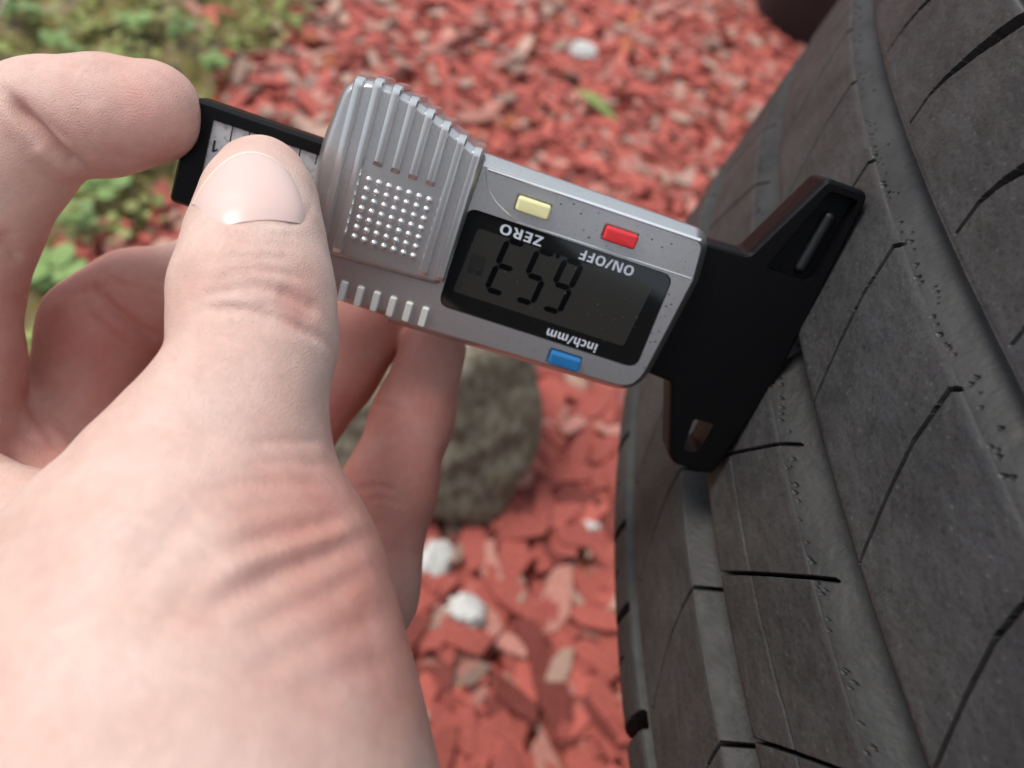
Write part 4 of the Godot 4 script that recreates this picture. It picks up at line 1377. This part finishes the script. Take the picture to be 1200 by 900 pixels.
func make_person() -> void:
	prepare_bones(HAND)
	var p := MeshInstance3D.new()
	p.name = "person"
	p.mesh = hand_mesh(0.42)
	p.material_override = skin_material()
	p.position = Vector3(0.00134, 0.47820, -0.08090)
	add_child(p)
	tag(p, "bare left hand pinching the silver depth gauge between thumb and curled fingers", "person")
	# thumbnail: a plate laid on the back of the thumb tip
	var root := Vector3(-33.74, 16.75, 21.88)
	var along := Vector3(-6.013, -0.891, -11.210).normalized()     # from the cuticle to the free edge
	var out := Vector3(0.069, 0.981, -0.181)
	var across := Vector3(7.593, -2.470, -6.691).normalized()
	out = (out - across * out.dot(across)).normalized()
	along = out.cross(across).normalized() * signf(along.dot(out.cross(across)))
	var bones := all_bones()
	var t := PackedVector3Array()
	var grid := []
	var nw := 28
	var nl := 24
	var wide := 11.90
	var long := 12.00
	for i in nl + 1:
		var row := []
		for j in nw + 1:
			var v := float(i) / nl
			var w := float(j) / nw * 2.0 - 1.0
			# outline: rounded cuticle, straight sides, curved free edge
			var y0 := 0.10 * long * w * w * w * w
			var y1 := long * (1.0 - 0.38 * w * w)
			var y := lerpf(y0, y1, v)
			var start := root + along * y + across * (w * wide * 0.5 * (0.9 + 0.1 * v)) + out * 14.0
			var d := 0.0
			for k in 26:
				d += skin(start - out * d, bones) * 0.9
			var p0 := start - out * d
			var edge := maxf(absf(w), 1.0 - v * 6.0)
			var lift := 0.34 - 0.46 * pow(clampf(absf(w), 0, 1), 7.0) - 0.4 * pow(clampf(1.0 - v * 5.0, 0, 1), 1.5)
			row.append(p0 + out * lift)
		grid.append(row)
	# the nail is flatter lengthwise than the skin under it
	for j in nw + 1:
		for i in range(1, nl):
			grid[i][j] = grid[i][j].lerp(grid[0][j].lerp(grid[nl][j], i / float(nl)) + out * 0.6 * sin(PI * i / nl), 0.4 * smoothstep(0.0, 0.4, i / float(nl)))
	for i in nl:
		for j in nw:
			quad(t, grid[i][j], grid[i][j + 1], grid[i + 1][j + 1], grid[i + 1][j])
	# thickness of the free edge
	for j in nw:
		quad(t, grid[nl][j], grid[nl][j + 1], grid[nl][j + 1] - out * 0.55, grid[nl][j] - out * 0.55)
	var nail := StandardMaterial3D.new()
	nail.albedo_color = srgb(0.68, 0.47, 0.42)
	nail.roughness = 0.36
	nail.metallic_specular = 0.55
	nail.subsurf_scatter_enabled = true
	nail.subsurf_scatter_strength = 0.12
	put("thumbnail", smooth_mesh(t, 45), nail, p)
	# pale free edge of the nail (the rest of the photographer follows it)
	var rim := PackedVector3Array()
	for j in nw:
		quad(rim, grid[nl - 1][j].lerp(grid[nl][j], 0.45) + out * 0.02, grid[nl - 1][j + 1].lerp(grid[nl][j + 1], 0.45) + out * 0.02, grid[nl][j + 1] + out * 0.03 + along * 0.12, grid[nl][j] + out * 0.03 + along * 0.12)
	var base: Vector3 = p.position / MM
	prepare_bones(HEAD, base)
	p.mesh.add_surface_from_arrays(Mesh.PRIMITIVE_TRIANGLES, plain_body(7.0, Color(0.55, 0.34, 0.27)))
	var cloth := mat(0.018, 0.02, 0.026, 0.9, 0.0, 0.25)
	for wear in [["jacket", JACKET, cloth], ["trousers", TROUSERS, mat(0.03, 0.035, 0.05, 0.9, 0.0, 0.25)], ["hair", HAIR, mat(0.02, 0.014, 0.01, 0.6)]]:
		prepare_bones(wear[1], base)
		var body := ArrayMesh.new()
		body.add_surface_from_arrays(Mesh.PRIMITIVE_TRIANGLES, plain_body(9.0, Color.WHITE))
		put(wear[0], body, wear[2], p)
	put("nail_free_edge", smooth_mesh(rim, 45), mat(0.72, 0.58, 0.48, 0.35), p)


# ------------------------------------------------------------------ boulder, chips, stones
func rock(planes: int, seed_: int, size: Vector3, rough: float, detail: int) -> ArrayMesh:
	var r := RandomNumberGenerator.new()
	r.seed = seed_
	var normals := PackedVector3Array()
	var dist := PackedFloat32Array()
	for k in planes:
		var n := Vector3(r.randfn(), r.randfn(), r.randfn()).normalized()
		normals.append(n)
		dist.append(r.randf_range(0.78, 1.0))
	var noise := FastNoiseLite.new()
	noise.seed = seed_
	noise.frequency = 1.3
	noise.fractal_octaves = 5
	var s := SphereMesh.new()
	s.radial_segments = detail * 2
	s.rings = detail
	var a := s.get_mesh_arrays()
	var v: PackedVector3Array = a[Mesh.ARRAY_VERTEX]
	for i in v.size():
		var d := v[i].normalized()
		var rad := 1.3
		for k in planes:
			var c := d.dot(normals[k])
			if c > 0.05:
				var e := dist[k] / c
				var h := maxf(0.16 - absf(rad - e), 0.0) / 0.16
				rad = minf(rad, e) - h * h * 0.04
		rad += rough * noise.get_noise_3dv(d * 1.6)
		v[i] = d * rad * size * 0.5 * MM
	var ix: PackedInt32Array = a[Mesh.ARRAY_INDEX]
	a[Mesh.ARRAY_VERTEX] = v
	a[Mesh.ARRAY_NORMAL] = normals_of(v, ix)
	var mesh := ArrayMesh.new()
	mesh.add_surface_from_arrays(Mesh.PRIMITIVE_TRIANGLES, a)
	return mesh


func stone_material(dark: Color, mid: Color, light: Color, seed_: int, scale: float) -> StandardMaterial3D:
	var m := StandardMaterial3D.new()
	m.albedo_texture = noise_tex(512, 0.02, FastNoiseLite.TYPE_SIMPLEX_SMOOTH, 5, seed_, ramp([[0.0, dark], [0.42, mid], [0.62, mid.lerp(light, 0.4)], [1.0, light]]))
	m.uv1_triplanar = true
	m.uv1_scale = Vector3(scale, scale, scale)
	m.roughness = 0.9
	m.metallic_specular = 0.3
	m.heightmap_enabled = true
	m.heightmap_texture = m.albedo_texture
	m.heightmap_scale = 0.13
	return m


func make_boulder() -> void:
	var b := put("boulder", rock(15, 12, Vector3(202, 160, 196), 0.055, 60), stone_material(Color(0.25, 0.22, 0.17), Color(0.47, 0.43, 0.355), Color(0.68, 0.66, 0.62), 21, 9.0))
	b.position = Vector3(-0.070, 0.048, -0.340)
	b.rotation = Vector3(0.1, 0.5, 0.1)
	tag(b, "grey brown boulder half sunk in the red chips below the gauge", "rock")


func chip_mesh(seed_: int, long: float, wide: float, thick: float) -> ArrayMesh:
	var r := RandomNumberGenerator.new()
	r.seed = seed_
	var rings := []
	var bend := r.randf_range(-0.045, 0.045) * long
	var skew := r.randf_range(-0.3, 0.3)
	for k in 4:
		var x := lerpf(-0.5, 0.5, k / 3.0) * long
		var w := wide * (0.5 if k == 1 or k == 2 else r.randf_range(0.3, 0.5)) * r.randf_range(0.85, 1.1)
		var h := thick * r.randf_range(0.35, 0.6)
		var y := bend * (1.0 - pow(absf(k / 1.5 - 1.0), 2.0))
		var sk := skew * wide * (1.0 if k == 0 or k == 3 else 0.3)
		rings.append([
			Vector3(x + sk + r.randf_range(-1, 1), y - h, -w), Vector3(x - sk + r.randf_range(-1, 1), y - h, w),
			Vector3(x - sk + r.randf_range(-1, 1), y + h, w * r.randf_range(0.75, 1.0)), Vector3(x + sk + r.randf_range(-1, 1), y + h, -w * r.randf_range(0.75, 1.0))])
	var t := PackedVector3Array()
	for k in 3:
		for i in 4:
			var j := (i + 1) % 4
			quad(t, rings[k][i], rings[k][j], rings[k + 1][j], rings[k + 1][i])
	quad(t, rings[0][3], rings[0][2], rings[0][1], rings[0][0])
	quad(t, rings[3][0], rings[3][1], rings[3][2], rings[3][3])
	return smooth_mesh(t, 12)


func chip_material(tinted: bool, c := Color.WHITE) -> StandardMaterial3D:
	var m := StandardMaterial3D.new()
	m.albedo_color = c
	m.vertex_color_use_as_albedo = tinted
	m.albedo_texture = grain_texture
	m.uv1_triplanar = true
	m.uv1_scale = Vector3(20, 55, 55)
	m.roughness = 0.8
	m.metallic_specular = 0.3
	return m


var grain_texture: NoiseTexture2D


func red_tone() -> Color:   # linear
	var w := rng.randf()
	var k := rng.randf_range(0.72, 1.12)
	if w < 0.72:
		return Color(0.57 * k, 0.145 * k, 0.114 * k)
	if w < 0.9:
		return Color(0.58 * k, 0.26 * k, 0.21 * k)
	if w < 0.925:
		return Color(0.5 * k, 0.16 * k, 0.08 * k)
	return Color(0.32 * k, 0.08 * k, 0.065 * k)


func pale_tone() -> Color:
	var k := rng.randf_range(0.6, 1.15)
	return Color(0.58 * k, 0.37 * k, 0.29 * k)


func chip_pose(x: float, y: float, z: float, tilt: float) -> Transform3D:
	return Transform3D(Basis.from_euler(Vector3(rng.randf_range(-tilt, tilt), rng.randf_range(0, TAU), rng.randf_range(-tilt, tilt))), Vector3(x, y, z) * MM)


func in_boulder(x: float, z: float) -> bool:
	return Vector2((x + 66.0) / 90.0, (z + 338.0) / 80.0).length() < 1.0


func make_chips() -> void:
	rng.seed = 101
	grain_texture = noise_tex(256, 0.04, FastNoiseLite.TYPE_SIMPLEX_SMOOTH, 4, 81, ramp([[0.0, Color(0.68, 0.66, 0.66)], [0.5, Color(0.92, 0.92, 0.92)], [1.0, Color(1, 1, 1)]]))
	var shapes := []
	for k in 10:
		shapes.append(chip_mesh(200 + k, rng.randf_range(24, 44), rng.randf_range(11, 20), rng.randf_range(2.5, 6.0)))
	# the bed as a whole: nobody could count it
	var many := [[], [], [], [], []]
	var tones := [[], [], [], [], []]
	var spread := [[-760, 520, -1560, 120, 17500], [-760, 1100, -2600, 520, 9000]]
	for a in spread:
		for k in a[4]:
			var x := rng.randf_range(a[0], a[1])
			var z := rng.randf_range(a[2], a[3])
			var past: float = x - moss_edge(z)
			if past < 0.0 and rng.randf() > 0.16 * exp(past / 60.0):
				continue
			if in_boulder(x, z):
				continue
			var n := rng.randi_range(0, 4)
			var s := rng.randf_range(0.3, 1.2)
			many[n].append(chip_pose(x, rng.randf_range(0.0, 13.0), z, 0.38).scaled_local(Vector3(s, s, s)))
			tones[n].append(red_tone() if rng.randf() > (0.085 if past > 160.0 else 0.24) else pale_tone())
	var tinted := chip_material(true)
	for n in 5:
		var mm := MultiMesh.new()
		mm.transform_format = MultiMesh.TRANSFORM_3D
		mm.use_colors = true
		mm.mesh = shapes[n]
		mm.instance_count = many[n].size()
		for k in many[n].size():
			mm.set_instance_transform(k, many[n][k])
			mm.set_instance_color(k, tones[n][k])
		var o := MultiMeshInstance3D.new()
		o.name = numbered(self, "wood_chip_mulch")
		o.multimesh = mm
		o.material_override = tinted
		o.set_meta("kind", "stuff")
		add_child(o, true)
		tag(o, "thick bed of small red dyed wood chips covering the ground", "mulch")
	# the nearest chips, one by one
	var mats_red := []
	for k in 9:
		mats_red.append(chip_material(false, red_tone().linear_to_srgb()))
	var mats_pale := []
	for k in 5:
		mats_pale.append(chip_material(false, pale_tone().linear_to_srgb()))
	for k in 250:
		var x := 0.0
		var z := 0.0
		while true:
			x = rng.randf_range(-30, 185)
			z = rng.randf_range(-430, -60)
			if not in_boulder(x, z) and x < 60.0 + 0.42 * (z + 430.0) + 40.0:
				break
		var o := put("wood_chip", shapes[rng.randi_range(0, 9)], mats_red[rng.randi_range(0, 8)], self, chip_pose(x, rng.randf_range(13.0, 20.0), z, 0.2).scaled_local(Vector3(1.0, 0.9, 1.15) * rng.randf_range(0.85, 1.35)))
		tag(o, "red dyed wood chip on top of the mulch between boulder and tyre", "wood chip", "red wood chips between boulder and tyre")
	for k in 17:
		var x := 0.0
		var z := 0.0
		while true:
			x = rng.randf_range(-30, 185)
			z = rng.randf_range(-480, -60)
			if not in_boulder(x, z) and x < 100.0 + 0.42 * (z + 430.0):
				break
		var o := put("pale_wood_chip", shapes[rng.randi_range(0, 9)], mats_pale[rng.randi_range(0, 4)], self, chip_pose(x, rng.randf_range(16.0, 22.0), z, 0.3).scaled_local(Vector3.ONE * rng.randf_range(0.45, 0.85)))
		tag(o, "pale undyed wood chip on top of the red mulch between boulder and tyre", "wood chip", "pale wood chips between boulder and tyre")
	for k in 52:
		var x := rng.randf_range(-330, 260)
		var z := rng.randf_range(-1350, -470)
		if x > 210.0 - 0.1 * (z + 470.0):
			continue
		var o := put("pale_wood_chip", shapes[rng.randi_range(0, 9)], mats_pale[rng.randi_range(0, 4)], self, chip_pose(x, rng.randf_range(14.0, 20.0), z, 0.3).scaled_local(Vector3.ONE * rng.randf_range(0.5, 1.0)))
		tag(o, "pale undyed wood chip on the red mulch beyond the gauge", "wood chip", "pale wood chips beyond the gauge")


func make_stones() -> void:
	var white := stone_material(Color(0.6, 0.58, 0.55), Color(0.78, 0.77, 0.75), Color(0.9, 0.9, 0.89), 91, 30.0)
	for s in [
		[Vector3(0.0246, 0.0160, -0.2028), Vector3(27, 22, 24), 3, "white knobbly pebble on red chips, nearest the bottom of the photo"],
		[Vector3(-0.0111, 0.0160, -0.2314), Vector3(24, 18, 32), 4, "white oblong pebble between the little finger and the boulder"],
		[Vector3(-0.0605, 0.0160, -0.9624), Vector3(40, 18, 20), 5, "white flat pebble near the tyre at the top of the photo"],
		[Vector3(0.0991, 0.0140, -0.3015), Vector3(20, 14, 16), 6, "small white pebble beside the left edge of the tyre below the gauge foot"],
	]:
		var o := put("pebble", rock(10, s[2], s[1], 0.3, 22), white)
		o.position = s[0]
		tag(o, s[3], "pebble")
	# a fallen green leaf on the chips
	var t := PackedVector3Array()
	var prev := []
	for i in 13:
		var v := i / 12.0
		var w := 9.0 * sin(PI * pow(v, 0.8)) + 0.2
		var x := lerpf(-33.0, 33.0, v)
		var y := 4.0 * sin(v * 5.0)
		var row := [Vector3(x, y + 2.5, -w), Vector3(x, y, 0), Vector3(x, y + 2.0, w)]
		if i > 0:
			for k in 2:
				quad(t, prev[k], row[k], row[k + 1], prev[k + 1])
		prev = row
	var leafm := StandardMaterial3D.new()
	leafm.albedo_color = srgb(0.2, 0.26, 0.07)
	leafm.roughness = 0.6
	leafm.backlight_enabled = true
	leafm.backlight = Color(0.3, 0.4, 0.1)
	var leaf := put("fallen_leaf", smooth_mesh(t, 60), leafm)
	leaf.transform = Transform3D(Basis(Vector3.UP, -0.35), Vector3(-0.0179, 0.0200, -0.8494))
	tag(leaf, "narrow green fallen leaf on the red chips above the gauge", "leaf")
	# black pot behind the tyre
	var pot := thing("plant_pot", "black round plastic pot half hidden behind the tyre at the top", "pot", Transform3D(Basis(), Vector3(0.2421, 0.0000, -1.2892)))
	var prof := PackedVector2Array()
	for q in [[0.0, 2.0], [0.0, 84.0], [-4.0, 90.0], [-60.0, 100.0], [-190.0, 118.0], [-192.0, 126.0], [-215.0, 127.0], [-217.0, 122.0], [-200.0, 113.0], [-30.0, 92.0]]:
		prof.append(Vector2(q[0], q[1]))
	prof.reverse()
	put("wall", lathe(prof, 0, TAU, 64), mat(0.012, 0.012, 0.013, 0.5), pot)


func make_moss() -> void:
	rng.seed = 303
	# moss and small ground cover as one mass
	var leaf := PackedVector3Array()
	var c := Vector3(0, 0, 0)
	for k in 7:
		var a0 := TAU * k / 7.0
		var a1 := TAU * (k + 1) / 7.0
		leaf.append_array(PackedVector3Array([c + Vector3(0, 1.2, 0), Vector3(cos(a0) * 6.0, 0.0, sin(a0) * 5.0), Vector3(cos(a1) * 6.0, 0.0, sin(a1) * 5.0)]))
	var blade := PackedVector3Array([Vector3(-0.9, 0, 0), Vector3(1.2, 16, 3), Vector3(0.9, 0, 0), Vector3(0.2, 16, 3), Vector3(3.0, 30, 11), Vector3(1.2, 16, 3)])
	var m := StandardMaterial3D.new()
	m.vertex_color_use_as_albedo = true
	m.roughness = 0.7
	m.metallic_specular = 0.3
	m.backlight_enabled = true
	m.backlight = Color(0.25, 0.3, 0.1)
	var patch := FastNoiseLite.new()
	patch.seed = 7
	patch.frequency = 0.011
	for kind in 2:
		var mm := MultiMesh.new()
		mm.transform_format = MultiMesh.TRANSFORM_3D
		mm.use_colors = true
		mm.mesh = smooth_mesh(leaf if kind == 0 else blade, 40)
		var poses := []
		var tones := []
		for k in [8000, 4200][kind]:
			var z := rng.randf_range(-1500, 300)
			var x: float = moss_edge(z) - 520.0 * rng.randf() * rng.randf_range(0.4, 1.0) + 12.0
			var g := patch.get_noise_2d(x, z)
			if kind == 0 and g < 0.06 + 0.5 * (rng.randf() - 0.5):
				continue
			var s := rng.randf_range(0.45, 1.25)
			poses.append(Transform3D(Basis.from_euler(Vector3(rng.randf_range(-0.5, 0.5), rng.randf_range(0, TAU), rng.randf_range(-0.5, 0.5))).scaled_local(Vector3(s, s, s)), Vector3(x, 10.0 + rng.randf_range(0, 16.0 if kind == 0 else 2.0), z) * MM))
			var q := rng.randf_range(0.7, 1.3)
			tones.append(Color(0.24 * q, 0.27 * q, 0.085 * q).lerp(Color(0.25 * q, 0.22 * q, 0.11 * q), clampf(0.5 - 1.6 * g, 0, 1)) if kind == 0 else Color(0.3 * q, 0.27 * q, 0.14 * q))
		mm.instance_count = poses.size()
		for k in poses.size():
			mm.set_instance_transform(k, poses[k])
			mm.set_instance_color(k, tones[k])
		var o := MultiMeshInstance3D.new()
		o.name = ["ground_cover", "dry_grass"][kind]
		o.multimesh = mm
		o.material_override = m
		o.set_meta("kind", "stuff")
		add_child(o)
		tag(o, ["low green moss and ground cover left of the red chips", "thin dry grass blades among the moss left of the chips"][kind], ["moss", "grass"][kind])
	# single weeds with rounded leaves
	var words := ["bright weed with rounded leaves above the index finger", "low weed above the index finger joint near the left edge", "small weed in the upper left corner under the stalk", "small weed just above the black end of the gauge beam", "weed between index finger and middle finger", "bright weed against the middle finger knuckle, beside the index finger", "weed in the gap under the index finger", "dull weed at the rim of the chips near the top"]
	var spots := [[Vector3(-0.5203, 0.0080, -0.6874), 10.0, 1.00], [Vector3(-0.5575, 0.0080, -0.6147), 9.0, 0.85], [Vector3(-0.6211, 0.0080, -0.6446), 8.0, 0.75], [Vector3(-0.4174, 0.0080, -0.6731), 7.0, 0.90], [Vector3(-0.4087, 0.0080, -0.4594), 9.0, 0.90], [Vector3(-0.3920, 0.0080, -0.3524), 12.0, 1.05], [Vector3(-0.4077, 0.0080, -0.4123), 8.0, 0.75], [Vector3(-0.4768, 0.0080, -0.7082), 7.0, 0.60]]
	for k in spots.size():
		var w := thing("weed", words[k], "weed", Transform3D(Basis(Vector3.UP, rng.randf() * TAU), spots[k][0]))
		var green := mat(0.19 * spots[k][2], 0.28 * spots[k][2], 0.09 * spots[k][2], 0.55, 0.0, 0.35)
		for l in 9:
			var r: float = spots[k][1] * rng.randf_range(0.75, 1.2)
			var t := PackedVector3Array()
			var hub := Vector3(r * 0.9, rng.randf_range(1.0, 5.0), 0)
			for q in 10:
				var a0 := TAU * q / 10.0
				var a1 := TAU * (q + 1) / 10.0
				var p0 := Vector3(cos(a0) * r, -0.12 * r + 0.5 * sin(a0 * 3.0), sin(a0) * r * (0.85 + 0.1 * cos(a0 * 2.0)))
				var p1 := Vector3(cos(a1) * r, -0.12 * r + 0.5 * sin(a1 * 3.0), sin(a1) * r * (0.85 + 0.1 * cos(a1 * 2.0)))
				t.append_array(PackedVector3Array([hub, hub + p0, hub + p1]))
			var turn := TAU * l / 9.0 * 2.4
			var lean := rng.randf_range(-0.1, 0.55)
			put("leaf", smooth_mesh(t, 50), green, w, Transform3D(Basis(Vector3.UP, turn) * Basis(Vector3(0, 0, 1), lean), Vector3(cos(turn) * 4.0, rng.randf_range(10.0, 24.0), -sin(turn) * 4.0) * MM))
	# a pale dead stalk that leans over the moss
	var stalk := PackedVector3Array()
	var ring := []
	for k in 15:
		var v := k / 14.0
		var at := Vector3(lerpf(0, 48, v) - 16.0 * v * v, 4.0 + 14.0 * sin(v * 2.4), lerpf(0, 62, v))
		var r := lerpf(2.4, 1.2, v)
		var now := []
		for q in 6:
			now.append(at + Vector3(0, cos(TAU * q / 6.0) * r, 0) + Vector3(-0.6, 0, 0.7) * sin(TAU * q / 6.0) * r)
		if k > 0:
			for q in 6:
				quad(stalk, ring[q], now[q], now[(q + 1) % 6], ring[(q + 1) % 6])
		ring = now
	var st := put("dead_stalk", smooth_mesh(stalk, 60), mat(0.5, 0.4, 0.3, 0.8))
	st.position = Vector3(-0.6378, 0.0300, -0.6538)
	tag(st, "pale dead plant stalk arching over the moss at the upper left corner", "stalk")
